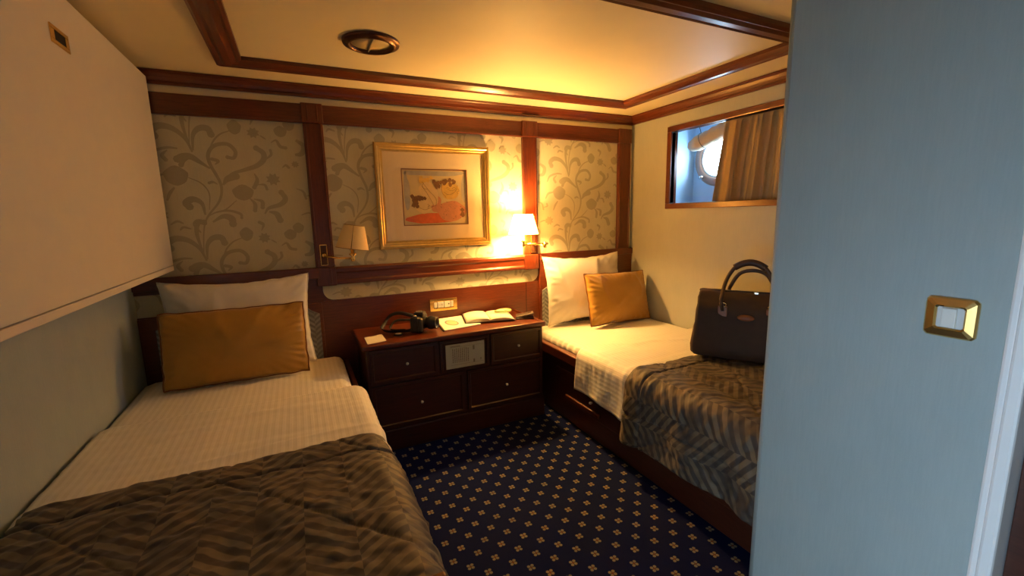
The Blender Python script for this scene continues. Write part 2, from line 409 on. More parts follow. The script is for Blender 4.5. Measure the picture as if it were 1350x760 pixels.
# wallpaper scroll print: one repeat drawn as ribbons, berries and blossoms
TW, TH = .725, .558
def zp(x, y): return ((x - 30) / 690.0, -(y - 60) / 842.0)
STROKES = [  # (points, widest, bulb at the end)
 ([(215,745),(224,640),(240,575),(285,500),(295,430),(270,345),(268,300),(290,264),(330,256),(352,285),(345,314),(326,312)], 11, 1),
 ([(222,295),(207,215),(203,160),(212,126),(230,128)], 13, 1), ([(222,295),(206,240),(175,202),(138,192),(114,212),(120,234)], 19, 1),
 ([(224,288),(230,225),(250,195),(275,194),(284,218)], 18, 1), ([(268,310),(285,252),(310,216),(342,198)], 5, 0), ([(437,212),(455,228)], 5, 0),
 ([(300,432),(330,386),(375,365),(415,346),(440,318),(441,288),(420,268)], 16, 1), ([(430,330),(465,298),(466,275)], 8, 1), ([(302,432),(318,406),(345,394)], 20, 1),
 ([(268,362),(240,336),(214,314),(190,316),(176,326)], 20, 1), ([(214,318),(192,332),(184,350)], 13, 1), ([(95,330),(110,297),(150,280),(180,282)], 8, 0), ([(150,290),(134,310),(142,330)], 11, 1),
 ([(200,402),(236,426),(256,470),(250,540)], 4, 0), ([(130,390),(100,400),(85,430)], 9, 0), ([(156,444),(140,470),(130,500)], 9, 0),
 ([(380,490),(396,515),(394,545)], 12, 1), ([(394,494),(420,505),(420,532)], 12, 1), ([(405,380),(412,410),(400,442)], 12, 1), ([(408,430),(434,430),(441,450)], 8, 1), ([(338,500),(300,540),(262,556)], 4, 0),
 ([(425,562),(440,536),(480,520),(500,494),(488,464)], 16, 1), ([(440,552),(464,562),(475,592)], 18, 1), ([(236,562),(230,512),(205,494),(184,510),(192,526)], 20, 1),
 ([(240,572),(270,552),(310,545),(345,560),(348,578)], 8, 1), ([(256,594),(290,570),(315,580),(318,604)], 20, 1), ([(216,640),(200,606),(210,590),(230,592)], 13, 1), ([(285,430),(272,420),(260,424)], 8, 1),
 ([(55,225),(80,250),(72,285),(48,292)], 16, 0), ([(40,446),(64,460),(72,492)], 8, 1), ([(72,482),(94,474),(92,460)], 8, 1), ([(130,132),(150,118),(168,128)], 7, 0), ([(155,157),(166,144),(188,152)], 7, 0),
 ([(408,168),(416,142),(404,130)], 10, 1), ([(470,242),(488,230),(500,256),(518,262)], 10, 1), ([(285,345),(296,330),(278,322)], 10, 1), ([(500,352),(512,340),(522,350)], 8, 1), ([(50,570),(75,560),(90,566)], 6, 0),
]
BERRIES = [(357,182,22,30), (165,395,36,40), (362,465,34,34), (35,160,20,24), (505,660,22,24)]
BLOOMS = [(415,202,24), (465,405,28), (105,92,28), (45,335,16)]
def motif_polys():
    P = []; lv = 0
    for pts, w, bulb in STROKES:
        lv += 1
        c = catmull([Vector((*zp(*p), 0)) for p in pts], 5); n = len(c); L = []; wm = 1.45 * w / 842.0
        for i, p in enumerate(c):
            d = (c[min(i + 1, n - 1)] - c[max(i - 1, 0)]).normalized(); nn = Vector((-d.y, d.x, 0)); t = i / (n - 1)
            hw = wm * .5 * (.22 + .78 * math.sin(math.pi * min(1, t * .62 + .05)) ** 1.6) if bulb else wm * .5 * (.5 + .5 * math.sin(math.pi * t))
            L.append((p + nn * hw, p - nn * hw))
        for A, B in zip(L, L[1:]): P.append((lv, [(A[0].x, A[0].y), (A[1].x, A[1].y), (B[1].x, B[1].y), (B[0].x, B[0].y)]))
        if bulb:
            e = c[-1]; r = wm * .55
            P.append((lv + .5, [(e.x + r * math.cos(a), e.y + r * math.sin(a)) for a in [2 * math.pi * k / 8 for k in range(8)]]))
    for x, y, rx, ry in BERRIES:
        lv += 1; cx, cy = zp(x, y); P.append((lv, [(cx + rx / 690 * (1 + .06 * math.sin(5 * a)) * math.cos(a), cy + ry / 842 * (1 + .06 * math.cos(4 * a)) * math.sin(a)) for a in [2 * math.pi * k / 20 for k in range(20)]]))
    for x, y, r in BLOOMS:
        lv += 1; cx, cy = zp(x, y); k5 = [2 * math.pi * k / 16 for k in range(16)]
        ring = [(cx + r / 760 * (1 if k % 2 else .66) * math.cos(a), cy + r / 800 * (1 if k % 2 else .66) * math.sin(a)) for k, a in enumerate(k5)]
        for k in range(16): P.append((lv, [(cx, cy), ring[k], ring[(k + 1) % 16]]))
    return P
POLYS = motif_polys()
def clip(poly, x0, x1, z0, z1):
    for ax, lim, sg in ((0, x0, 1), (0, x1, -1), (1, z0, 1), (1, z1, -1)):
        out = []
        for i in range(len(poly)):
            a, b = poly[i - 1], poly[i]; ia, ib = (a[ax] - lim) * sg >= 0, (b[ax] - lim) * sg >= 0
            if ia != ib:
                t = (lim - a[ax]) / (b[ax] - a[ax]); out.append((a[0] + (b[0] - a[0]) * t, a[1] + (b[1] - a[1]) * t))
            if ib: out.append(b)
        poly = out
        if len(poly) < 3: return None
    return poly
def papered(x0, x1, z0, z1, ox, oz, shape=None, yf=YB - .003):
    b = BM()
    if shape: prism(b, shape, yf, YB - .0005)
    else: bx(b, x0, x1, yf, YB - .0005, z0, z1)
    p = obj('wallpaper_panel', b, 'paper_ground', wb)
    b = BM()
    for i in range(-5, 6):
        for j in range(-3, 4):
            dx, dz = ox + i * TW, oz + j * TH
            if dx > x1 + .1 or dx + .9 < x0 or dz < z0 - .1 or dz - 1.0 > z1: continue
            for lv, q in POLYS:
                c = clip([(x + dx, z + dz) for x, z in q], x0, x1, z0, z1)
                if c:
                    try: b.faces.new([b.verts.new((x, yf - .0004 - lv * .00003, z)) for x, z in c])
                    except ValueError: pass
    o = obj('scroll_print', b, 'scroll_print', p); o['kind'] = 'stuff'
papered(XL, .083, 1.02, 1.828, -.72, 1.932)
papered(.186, 1.445, 1.02, 1.828, .02, 1.905)
papered(1.556, 2.274, 1.02, 1.828, 1.556, 1.852)
x0, x1, z0, z1, r = .11, 1.567, .822, .916, .062
sh = [(x0, z1), (x1, z1), (x1, z0 + r)] + [(x1 - r + r * math.cos(a), z0 + r - r * math.sin(a)) for a in [math.pi / 2 * k / 8 for k in range(1, 9)]]
sh += [(x0 + r - r * math.sin(a), z0 + r - r * math.cos(a)) for a in [math.pi / 2 * k / 8 for k in range(0, 9)]]
papered(x0 + .05, x1 - .05, z0 + .002, z1, .13, 1.46, sh, YB - .006)
papered(XL, -.62, .82, .935, -.72, 1.4)
# fill of timber behind the rounded corners of the low paper strip
obj('wood_panelling', bx(BM(), .108, 1.57, YB - .004, YB - .001, .81, .93), 'wood_x', wb)

# ---- crown mouldings and the rectangle of mouldings on the ceiling
CR = [(0, .060), (.046, .060), (.046, .052), (.036, .046), (.026, .030), (.022, .016), (.012, .012), (.012, 0), (0, 0)]
def crown(name, A, B, inward, zb, label, mat, prof=CR):
    b = BM(); A, B = Vector((*A, 0)), Vector((*B, 0)); inn = Vector((*inward, 0))
    r0 = [b.verts.new(A + inn * u + Vector((0, 0, zb + v))) for u, v in prof]; r1 = [b.verts.new(B + inn * u + Vector((0, 0, zb + v))) for u, v in prof]
    n = len(prof)
    for i in range(n): b.faces.new((r0[i], r0[(i + 1) % n], r1[(i + 1) % n], r1[i]))
    b.faces.new(r0); b.faces.new(r1[::-1]); bmesh.ops.recalc_face_normals(b, faces=b.faces)
    return struct(name, b, mat, label, 'trim')
crown('trim_1', (XL, YB), (XR, YB), (0, -1), 1.968, 'mahogany crown moulding along the top of the back wall', 'wood_x')
crown('trim_2', (XR, YB), (XR, YP), (-1, 0), 1.968, 'mahogany crown moulding along the top of the window wall', 'wood_y')
OX0, OX1, OY0, OY1 = -.262, 2.122, 1.225, 2.542
MP = [(0, 0), (0, .018), (.012, .026), (.024, .022), (.040, .030), (.066, .030), (.086, .020), (.096, .024), (.108, .016), (.108, 0)]
def side(name, c0, c1, d0, d1, mat, label):
    b = BM(); rs = []
    for c, d in ((c0, d0), (c1, d1)): rs.append([b.verts.new((c[0] + d[0] * u, c[1] + d[1] * u, ZC - v)) for u, v in MP])
    n = len(MP)
    for i in range(n): b.faces.new((rs[0][i], rs[0][(i + 1) % n], rs[1][(i + 1) % n], rs[1][i]))
    b.faces.new(rs[0]); b.faces.new(rs[1][::-1]); bmesh.ops.recalc_face_normals(b, faces=b.faces)
    struct(name, b, mat, label, 'trim')
side('trim_3', (OX0, OY1), (OX1, OY1), (1, -1), (-1, -1), 'wood_x', 'far side of the ceiling moulding, parallel to the back wall')
side('trim_4', (OX1, OY1), (OX1, OY0), (-1, -1), (-1, 1), 'wood_y', 'side of the ceiling moulding nearest the window wall')
side('trim_5', (OX1, OY0), (OX0, OY0), (-1, 1), (1, 1), 'wood_x', 'near side of the ceiling moulding at the upper edge of view')
side('trim_6', (OX0, OY0), (OX0, OY1), (1, 1), (1, -1), 'wood_y', 'side of the ceiling moulding nearest the white locker')

# ---- window frame, porthole
w1 = thing('window_1', 'rectangular mahogany window frame around the hull recess', 'window', (XR, 1.82, WZ0 - .04)); w1['kind'] = 'structure'
fw = .038
obj('frame_rail', bx(BM(), XR - .012, XR + .055, WY0 - fw, WY1 + fw, WZ0 - fw, WZ0, .004), 'wood_y', w1)
obj('frame_rail', bx(BM(), XR - .012, XR + .055, WY0 - fw, WY1 + fw, WZ1, WZ1 + fw, .004), 'wood_y', w1)
obj('frame_stile', bx(BM(), XR - .012, XR + .055, WY1, WY1 + fw, WZ0, WZ1, .004), 'wood_z', w1)
obj('frame_stile', bx(BM(), XR - .012, XR + .055, WY0 - fw, WY0, WZ0, WZ1, .004), 'wood_z', w1)
w2 = thing('window_2', 'round porthole with brown ring and bright daylight behind the curtain', 'window', (PX, PYc, PZ - .2)); w2['kind'] = 'structure'
MX = Matrix.Translation((PX, PYc, PZ)) @ Euler((0, -math.pi / 2, 0)).to_matrix().to_4x4()
obj('outer_ring', lathe(BM(), [(.136, -.008), (.136, .022), (.150, .030), (.186, .026), (.197, .012), (.197, 0.001), (.14, 0.001)], MX, 48), 'porthole_ring', w2)
obj('inner_rim', lathe(BM(), [(.124, .004), (.124, .016), (.130, .020), (.1355, .018), (.1355, -.008)], MX, 48), 'steel', w2)
obj('pane', lathe(BM(), [(0, .0), (.1255, .0)], MX, 48), 'porthole_glass', w2)
for a in (-100, 20, 140):
    q = MX @ Vector((.17 * math.cos(math.radians(a)), .17 * math.sin(math.radians(a)), .028)); bb = BM()
    lathe(bb, [(0, .03), (.012, .028), (.014, .012), (.010, .0), (0, 0)], Matrix.Translation(q) @ Euler((0, -math.pi / 2, 0)).to_matrix().to_4x4(), 14); obj('clamp_nut', bb, 'steel', w2)

# ================================================================== OBJECTS
# ---- overhead locker
XK = -.580
lk = thing('overhead_locker', 'long cream overhead locker on the wall above the left bed', 'locker', (-.67, 1.55, 1.06))
obj('body', bx(BM(), XL + .001, XK - .016, .36, 2.772, 1.060, 1.990, .004), 'locker_laminate', lk)
dr = obj('door', bx(BM(), XK - .015, XK, .36, 2.775, 1.085, 1.992, .004), 'locker_laminate', lk)
obj('bottom_lip', bx(BM(), XK - .015, XK, .36, 2.775, 1.058, 1.0825, .003), 'locker_laminate', lk)
b = BM(); ly, lz = 1.845, 1.843
for y0, y1, z0, z1 in ((ly - .058, ly + .058, lz + .014, lz + .026), (ly - .058, ly + .058, lz - .026, lz - .014), (ly - .058, ly - .036, lz - .014, lz + .014), (ly + .036, ly + .058, lz - .014, lz + .014)):
    bx(b, XK, XK + .004, y0, y1, z0, z1, .001)
ltc = obj('latch_plate', b, 'brass', dr)
obj('latch_recess', bx(BM(), XK, XK + .0015, ly - .036, ly + .036, lz - .014, lz + .014), 'dark_hole', dr)

# ---- ceiling vent
vt = thing('ceiling_vent', 'round bronze rimmed air vent set in the ceiling', 'vent', (.352, 2.045, ZC - .03))
MV = Matrix.Translation((.352, 2.045, ZC)) @ Euler((math.pi, 0, 0)).to_matrix().to_4x4()
obj('rim', lathe(BM(), [(.084, .001), (.084, .010), (.090, .022), (.098, .020), (.104, .010), (.114, .012), (.117, .004), (.117, .001)], MV, 40), 'bronze', vt)
dk = obj('damper_disc', lathe(BM(), [(0, .006), (.083, .006), (.083, .001), (0, .001)], MV, 40), 'vent_cream', vt)
obj('damper_ridge', bx(BM(), .3495, .3545, 1.965, 2.125, ZC - .016, ZC - .0055, .001), 'vent_cream', dk)

# ---- lamps
def arm_tube(parent, pts, r=.0055): return obj('arm', tube(BM(), pts, r, 10), 'brass', parent)
def lamp(label, cx, cy, zb, rb, rt, h, tiltx, plate, elbow, lit, group):
    L = thing('wall_lamp', label, 'lamp', (plate[0], YB - .03, plate[1]), group)
    bp = obj('backplate', bx(BM(), plate[0] - .021, plate[0] + .021, YB - .042, YB - .028, plate[1] - .062, plate[1] + .062, .004), 'brass', L)
    b = BM(); lathe(b, [(0, .034), (.010, .032), (.013, .02), (.009, .008), (.016, 0), (0, 0)], Matrix.Translation((plate[0], YB - .042, plate[1])) @ Euler((math.pi / 2, 0, 0)).to_matrix().to_4x4(), 16); obj('knob', b, 'brass', bp)
    obj('inset', bx(BM(), plate[0] - .016, plate[0] + .016, YB - .0435, YB - .0415, plate[1] - .056, plate[1] + .056), 'bronze', bp)
    za = plate[1] - .005
    if elbow:
        arm_tube(L, [(plate[0], YB - .06, za), (elbow[0], elbow[1], za)]); arm_tube(L, [(elbow[0], elbow[1], za + .012), (cx, cy, za + .012)], .0065)
        b = BM(); tube(b, [(elbow[0], elbow[1], za - .016), (elbow[0], elbow[1], za + .026)], .010, 14); obj('joint', b, 'brass', L)
        b = BM(); tube(b, [(elbow[0] - .004, elbow[1], za + .012), (elbow[0] + .022, elbow[1], za + .012)], .009, 12); obj('finial', b, 'brass', L); za += .012
    else: arm_tube(L, [(plate[0], YB - .07, za), ((plate[0] + cx) / 2, (YB - .07 + cy) / 2, za - .012), (cx, cy, za - .014)], .006); za -= .014
    R = Matrix.Translation((cx, cy, zb)) @ Euler((0, tiltx, 0)).to_matrix().to_4x4()
    b = BM(); lathe(b, [(0, za - zb - .018), (.010, za - zb - .016), (.012, za - zb), (.007, za - zb + .012), (.020, za - zb + .022), (.021, za - zb + .027), (.009, za - zb + .030), (.009, .015), (0, .015)], Matrix.Translation((cx, cy, zb)), 18); obj('stem', b, 'brass', L)
    b = BM(); lathe(b, [(rb, 0), (rt, h)], R, 40); sd = obj('shade', b, 'shade_lit' if lit else 'shade_cloth', L)
    for z, r in ((0, rb), (h, rt)):
        b = BM(); tube(b, [R @ Vector((r * math.cos(a), r * math.sin(a), z)) for a in [2 * math.pi * k / 40 for k in range(41)]], .0016, 6, False); obj('rim', b, 'shade_rim', sd)
    b = BM()
    for a in (-100,):
        a = math.radians(a); tube(b, [R @ Vector((rb * math.cos(a), rb * math.sin(a), 0)), R @ Vector((rt * math.cos(a), rt * math.sin(a), h))], .0018, 6)
    obj('seam', b, 'shade_rim', sd)
    b = BM(); lathe(b, [(0, .015), (.012, .016), (.013, .05), (.017, .066), (.014, h - .030), (.006, h - .014), (0, h - .010)], R, 16); obj('bulb', b, 'bulb_lit' if lit else 'bulb_off', L)
lamp('lit brass wall lamp with glowing yellow shade beside the right bed', 1.383, 2.680, 1.172, .101, .064, .134, 0, (1.512, 1.095), (1.535, 2.655), True, 'swing arm wall lamps')
lamp('unlit brass wall lamp with cream shade above the left bed', .278, 2.672, 1.132, .090, .056, .132, math.radians(9), (.131, 1.095), None, False, 'swing arm wall lamps')

# ---- framed picture
X0, X1, Z0, Z1 = .452, 1.192, 1.108, 1.746
pf = thing('framed_picture', 'gold framed figure print with wide cream mat on the back wall', 'picture', ((X0 + X1) / 2, YB - .03, Z0))
FP = [(0, .004), (0, .022), (.006, .030), (.018, .030), (.022, .026), (.032, .026), (.036, .021), (.048, .019), (.050, .010), (.050, .004)]
cs = [((X0, Z0), (1, 1)), ((X1, Z0), (-1, 1)), ((X1, Z1), (-1, -1)), ((X0, Z1), (1, -1))]
for i in range(4):
    b = BM(); rs = []
    for (c, dd) in (cs[i], cs[(i + 1) % 4]): rs.append([b.verts.new((c[0] + dd[0] * u, YB - .003 - v, c[1] + dd[1] * u)) for u, v in FP])
    n = len(FP)
    for k in range(n): b.faces.new((rs[0][k], rs[0][(k + 1) % n], rs[1][(k + 1) % n], rs[1][k]))
    b.faces.new(rs[0]); b.faces.new(rs[1][::-1]); bmesh.ops.recalc_face_normals(b, faces=b.faces); obj('frame_side', b, 'gold_leaf', pf)
ix0, ix1, iz0, iz1 = .608, 1.036, 1.248, 1.598
mt = BM(); ym = YB - .016
for a0, a1, c0, c1 in ((X0 + .045, ix0, Z0 + .045, Z1 - .045), (ix1, X1 - .045, Z0 + .045, Z1 - .045), (ix0, ix1, Z0 + .045, iz0), (ix0, ix1, iz1, Z1 - .045)): bx(mt, a0, a1, ym, ym + .006, c0, c1)
obj('mat', mt, 'mat_board', pf)
b = BM(); e = .005
for a0, a1, c0, c1 in ((ix0, ix0 + e, iz0, iz1), (ix1 - e, ix1, iz0, iz1), (ix0, ix1, iz0, iz0 + e), (ix0, ix1, iz1 - e, iz1)): bx(b, a0, a1, ym - .001, ym + .005, c0, c1)
obj('inner_fillet', b, 'leather_tan', pf)
ar = obj('print_sheet', bx(BM(), ix0 + .002, ix1 - .002, ym + .006, ym + .008, iz0 + .002, iz1 - .002), 'print_paper', pf)
AW, AH = ix1 - ix0, iz1 - iz0
def blob(name, cx, cz, rx, rz, mat, lay, jag=.08, rot=0, n=28, seed=0, half=None):
    rnd = random.Random(seed); b = BM(); vs = []
    ph = [rnd.uniform(0, 6.28) for _ in range(4)]
    for k in range(n):
        a = 2 * math.pi * k / n; rr = 1 + jag * sum(math.sin((2 + i) * a + ph[i]) for i in range(4)) / 2
        u, v = rx * rr * math.cos(a), rz * rr * math.sin(a); u, v = u * math.cos(rot) - v * math.sin(rot), u * math.sin(rot) + v * math.cos(rot)
        vs.append(b.verts.new((ix0 + AW * min(.97, max(.03, cx + u)), ym + .0058 - lay * .00018, iz0 + AH * min(.965, max(.035, cz + v)))))
    c = b.verts.new((ix0 + AW * cx, ym + .0058 - lay * .00018, iz0 + AH * cz))
    for k in range(n): b.faces.new((c, vs[k], vs[(k + 1) % n]))
    obj(name, b, mat, ar)
blob('print_patch', .5, .93, .47, .05, 'print_grey', 1, .12, seed=1); blob('print_patch', .94, .66, .035, .24, 'print_grey', 1, .15, seed=2); blob('print_patch', .07, .60, .045, .34, 'print_grey', 1, .12, seed=9)
blob('print_patch', .42, .12, .36, .10, 'print_red', 2, .10, seed=3); blob('print_patch', .74, .25, .22, .19, 'print_pink', 3, .06, seed=4)
blob('print_patch', .50, .38, .09, .16, 'print_pink', 2, .15, seed=5); blob('print_patch', .40, .58, .13, .22, 'print_skin', 3, .08, .35, seed=6)
blob('print_patch', .73, .62, .14, .16, 'print_ochre', 4, .05, seed=7); blob('print_patch', .31, .34, .12, .13, 'print_skin', 4, .06, seed=8)
rc = random.Random(12)
for cx, cz, rx, rz, nn, mt_ in ((.36, .80, .09, .06, 9, 'print_ochre'), (.53, .75, .06, .06, 8, 'print_brown'), (.73, .77, .11, .045, 10, 'print_brown'), (.17, .42, .06, .12, 12, 'print_brown'), (.27, .49, .08, .03, 7, 'print_brown'), (.92, .20, .02, .09, 4, 'print_brown')):
    for k in range(nn):
        blob('print_patch', cx + rx * rc.uniform(-.9, .9), cz + rz * rc.uniform(-.9, .9), rc.uniform(.022, .042), rc.uniform(.024, .046), mt_, 5 + k * .2, .2, n=9, seed=40 + k)
b = BM(); rnd = random.Random(3)
for k in range(46):
    x, z = rnd.uniform(.55, .92), rnd.uniform(.10, .42)
    if (x - .73) ** 2 / .045 + (z - .25) ** 2 / .034 > 1: continue
    s = rnd.uniform(.006, .012); bx(b, ix0 + AW * x, ix0 + AW * (x + s), ym + .0046, ym + .0049, iz0 + AH * z, iz0 + AH * (z + s))
for q in ([(.30, .78), (.40, .62), (.50, .48), (.50, .36)], [(.30, .70), (.38, .55), (.46, .35), (.38, .35)], [(.62, .60), (.70, .55), (.80, .60), (.85, .72)], [(.68, .66), (.74, .62), (.80, .64)], [(.22, .34), (.32, .28), (.42, .32), (.50, .36)], [(.60, .76), (.60, .6), (.66, .5)], [(.33, .76), (.30, .70), (.33, .66), (.38, .64)], [(.37, .38), (.40, .35), (.37, .33), (.39, .30)], [(.84, .66), (.87, .62), (.84, .60), (.85, .56)], [(.66, .66), (.69, .68), (.72, .66)], [(.76, .66), (.79, .68), (.82, .66)]):
    tube(b, [(ix0 + AW * p.x, ym + .0047, iz0 + AH * p.y) for p in catmull([Vector((*a, 0)) for a in q], 6)], .0009, 5)
o = obj('print_lines', b, 'print_brown', ar); o['kind'] = 'stuff'
b = BM(); b.faces.new([b.verts.new((x, ym - .003, z)) for x, z in ((X0 + .044, Z0 + .044), (X1 - .044, Z0 + .044), (X1 - .044, Z1 - .044), (X0 + .044, Z1 - .044))]); obj('glass', b, 'pane_glass', pf)

# ---- socket plate on the panelling and the light switch on the partition
sp_ = thing('socket_plate', 'brass plate with white sockets on the panelling above the dresser', 'socket', (.838, YB - .02, .682))
ys = YB - .013; sx0, sx1, sz0, sz1 = .745, .932, .683, .765
b = BM(); bx(b, sx0, sx1, ys - .007, ys, sz1 - .020, sz1, .003); bx(b, sx0, sx1, ys - .007, ys, sz0, sz0 + .020, .003); bx(b, sx0, sx0 + .026, ys - .007, ys, sz0 + .018, sz1 - .018, .002); bx(b, sx1 - .026, sx1, ys - .007, ys, sz0 + .018, sz1 - .018, .002)
obj('plate', b, 'brass', sp_)
obj('backing', bx(BM(), sx0 + .024, sx1 - .024, ys - .002, ys - .0005, sz0 + .018, sz1 - .018), 'dark_hole', sp_)
obj('rocker', bx(BM(), .773, .793, ys - .009, ys - .002, .706, .742, .002), 'white_plastic', sp_)
b = BM(); bx(b, .797, .840, ys - .008, ys - .002, .704, .744, .002); sk = obj('socket', b, 'white_plastic', sp_)
MS = Matrix.Translation((.8185, ys - .0085, .724)) @ Euler((math.pi / 2, 0, 0)).to_matrix().to_4x4()
obj('well', lathe(BM(), [(0, .0002), (.015, .0002), (.017, .001), (.018, -.001)], MS, 24), 'grey_plastic', sk)
for dx in (-.007, .007): obj('pin_hole', lathe(BM(), [(0, .0009), (.0028, .0009), (.0028, 0)], MS @ Matrix.Translation((dx, 0, 0)), 10), 'dark_hole', sk)
ma = obj('module', bx(BM(), .844, .884, ys - .008, ys - .002, .704, .744, .002), 'white_plastic', sp_)
obj('port', bx(BM(), .869, .877, ys - .0086, ys - .0078, .722, .730), 'dark_hole', ma)
obj('module', bx(BM(), .887, .905, ys - .008, ys - .002, .704, .744, .002), 'white_plastic', sp_)

q = [at(p, 'x', XP) for p in ((1224, 389), (1296, 399), (1218, 437), (1286, 451))]
cy_, cz_ = sum(v.y for v in q) / 4, sum(v.z for v in q) / 4
sw = thing('light_switch', 'square brass light switch with white rocker on the blue partition', 'switch', (XP, cy_, cz_ - .04))
b = BM(); H_, hi_, rc_ = .040, .021, .009; npt = 40; rings = []
def rrect(h, r, k):
    a = 2 * math.pi * (k + .5) / npt; c, d = math.cos(a), math.sin(a); m_ = max(abs(c), abs(d)); u, v = c / m_ * h, d / m_ * h
    ex, ez = abs(u) - (h - r), abs(v) - (h - r)
    if r > 0 and ex > 0 and ez > 0:
        l = math.hypot(ex, ez); u = math.copysign(h - r + ex / l * r, u); v = math.copysign(h - r + ez / l * r, v)
    return u, v
for h, r, dx in ((H_, rc_, 0), (H_, rc_, .005), (H_ - .003, rc_ - .002, .0085), (hi_ + .003, 0, .0105), (hi_, 0, .0085), (hi_, 0, 0)):
    rings.append([b.verts.new((XP - dx, cy_ + rrect(h, r, k)[0], cz_ + rrect(h, r, k)[1])) for k in range(npt)])
for A, B2 in zip(rings, rings[1:]):
    for k in range(npt): b.faces.new((A[k], A[(k + 1) % npt], B2[(k + 1) % npt], B2[k]))
bmesh.ops.recalc_face_normals(b, faces=b.faces)
obj('plate', b, 'brass', sw)
obj('insert', bx(BM(), XP - .006, XP - .0005, cy_ - .021, cy_ + .021, cz_ - .021, cz_ + .021, .001), 'grey_plastic', sw)
b = BM(); bx(b, XP - .0125, XP - .005, cy_ - .010, cy_ + .012, cz_ - .019, cz_ + .019, .0015); obj('rocker', b, 'white_plastic', sw)

# ---- dresser
DX0, DX1, DT = .275, 1.362, .630
ds = thing('dresser', 'low mahogany dresser with four drawers between the two beds', 'dresser', ((DX0 + DX1) / 2, 2.6, 0))
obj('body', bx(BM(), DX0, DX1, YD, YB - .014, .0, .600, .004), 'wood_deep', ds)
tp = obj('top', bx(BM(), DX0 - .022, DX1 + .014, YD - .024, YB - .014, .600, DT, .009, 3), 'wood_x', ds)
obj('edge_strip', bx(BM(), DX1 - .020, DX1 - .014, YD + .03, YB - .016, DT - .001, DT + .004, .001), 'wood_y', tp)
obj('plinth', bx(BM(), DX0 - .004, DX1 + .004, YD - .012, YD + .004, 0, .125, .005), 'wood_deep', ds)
def front(name, x0, x1, z0, z1, parent, mat='wood_deep', yf=YD - .001, dep=.013, fr=.022):
    t = bmesh.new(); vs = [t.verts.new((x, yf - dep if k else yf, z)) for k in (0, 1) for x, z in ((x0, z0), (x1, z0), (x1, z1), (x0, z1))]
    for i in range(4): t.faces.new((vs[i], vs[(i + 1) % 4], vs[4 + (i + 1) % 4], vs[4 + i]))
    fc = t.faces.new(vs[4:]); t.faces.new(vs[:4][::-1]); bmesh.ops.recalc_face_normals(t, faces=t.faces)
    bmesh.ops.inset_region(t, faces=[fc], thickness=fr, depth=0); bmesh.ops.inset_region(t, faces=[fc], thickness=.007, depth=-.008)
    b = BM(); merge(b, t); return obj(name, b, mat, parent)
def knob(parent, p, r=.0085, ax='y'):
    rot = Euler((math.pi / 2, 0, 0)) if ax == 'y' else Euler((0, -math.pi / 2, 0))
    b = BM(); lathe(b, [(0, .020), (r * .7, .0185), (r, .013), (r * .6, .006), (r * .5, 0), (0, 0)], Matrix.Translation(p) @ rot.to_matrix().to_4x4(), 16); return obj('knob', b, 'knob_metal', parent)
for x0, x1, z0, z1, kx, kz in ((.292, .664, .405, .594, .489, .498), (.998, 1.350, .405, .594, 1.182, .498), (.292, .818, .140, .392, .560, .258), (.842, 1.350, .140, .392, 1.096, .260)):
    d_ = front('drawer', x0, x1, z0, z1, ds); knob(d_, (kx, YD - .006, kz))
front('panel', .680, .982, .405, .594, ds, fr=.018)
pn = thing('paper_notice', 'printed paper notice pinned to the dresser front between drawers', 'notice', (.832, YD - .014, .421))
obj('sheet', bx(BM(), .712, .952, YD - .0158, YD - .0145, .421, .567), 'notice_paper', pn)
b = BM(); rnd = random.Random(5); yn = YD - .0162
def mk(x0, x1, z0, z1): bx(b, x0, x1, yn, yn + .0004, z0, z1)
for x in [.752 + .0118 * k for k in range(9)]:
    z = .455
    while z < .536:
        h = rnd.uniform(.005, .014); mk(x, x + .005, z, min(z + h, .541)); z += h + .0025
mk(.878, .890, .520, .545); mk(.880, .890, .443, .462); mk(.925, .931, .452, .464); mk(.740, .945, .548, .5495); mk(.740, .945, .4415, .4428); mk(.74, .80, .552, .556)
o = obj('print_lines', b, 'soft_ink', pn); o['kind'] = 'stuff'

# ---- things on the dresser
def flat(name, quad, z0, z1, mat, parent=None):
    b = BM(); lo = [b.verts.new((x, y, z0)) for x, y in quad]; hi = [b.verts.new((x, y, z1)) for x, y in quad]; n = len(quad)
    b.faces.new(lo[::-1]); b.faces.new(hi)
    for i in range(n): b.faces.new((lo[i], lo[(i + 1) % n], hi[(i + 1) % n], hi[i]))
    bmesh.ops.recalc_face_normals(b, faces=b.faces); return obj(name, b, mat, parent)
cd = thing('note_card', 'small white card at the left end of the dresser top', 'card', (.34, 2.5, DT))
flat('sheet', [(.290, 2.405), (.392, 2.432), (.394, 2.585), (.292, 2.555)], DT + .0005, DT + .0022, 'card_paper', cd)
flat('print_lines', [(.325, 2.555), (.362, 2.565), (.362, 2.570), (.325, 2.560)], DT + .0022, DT + .0026, 'soft_ink', cd)
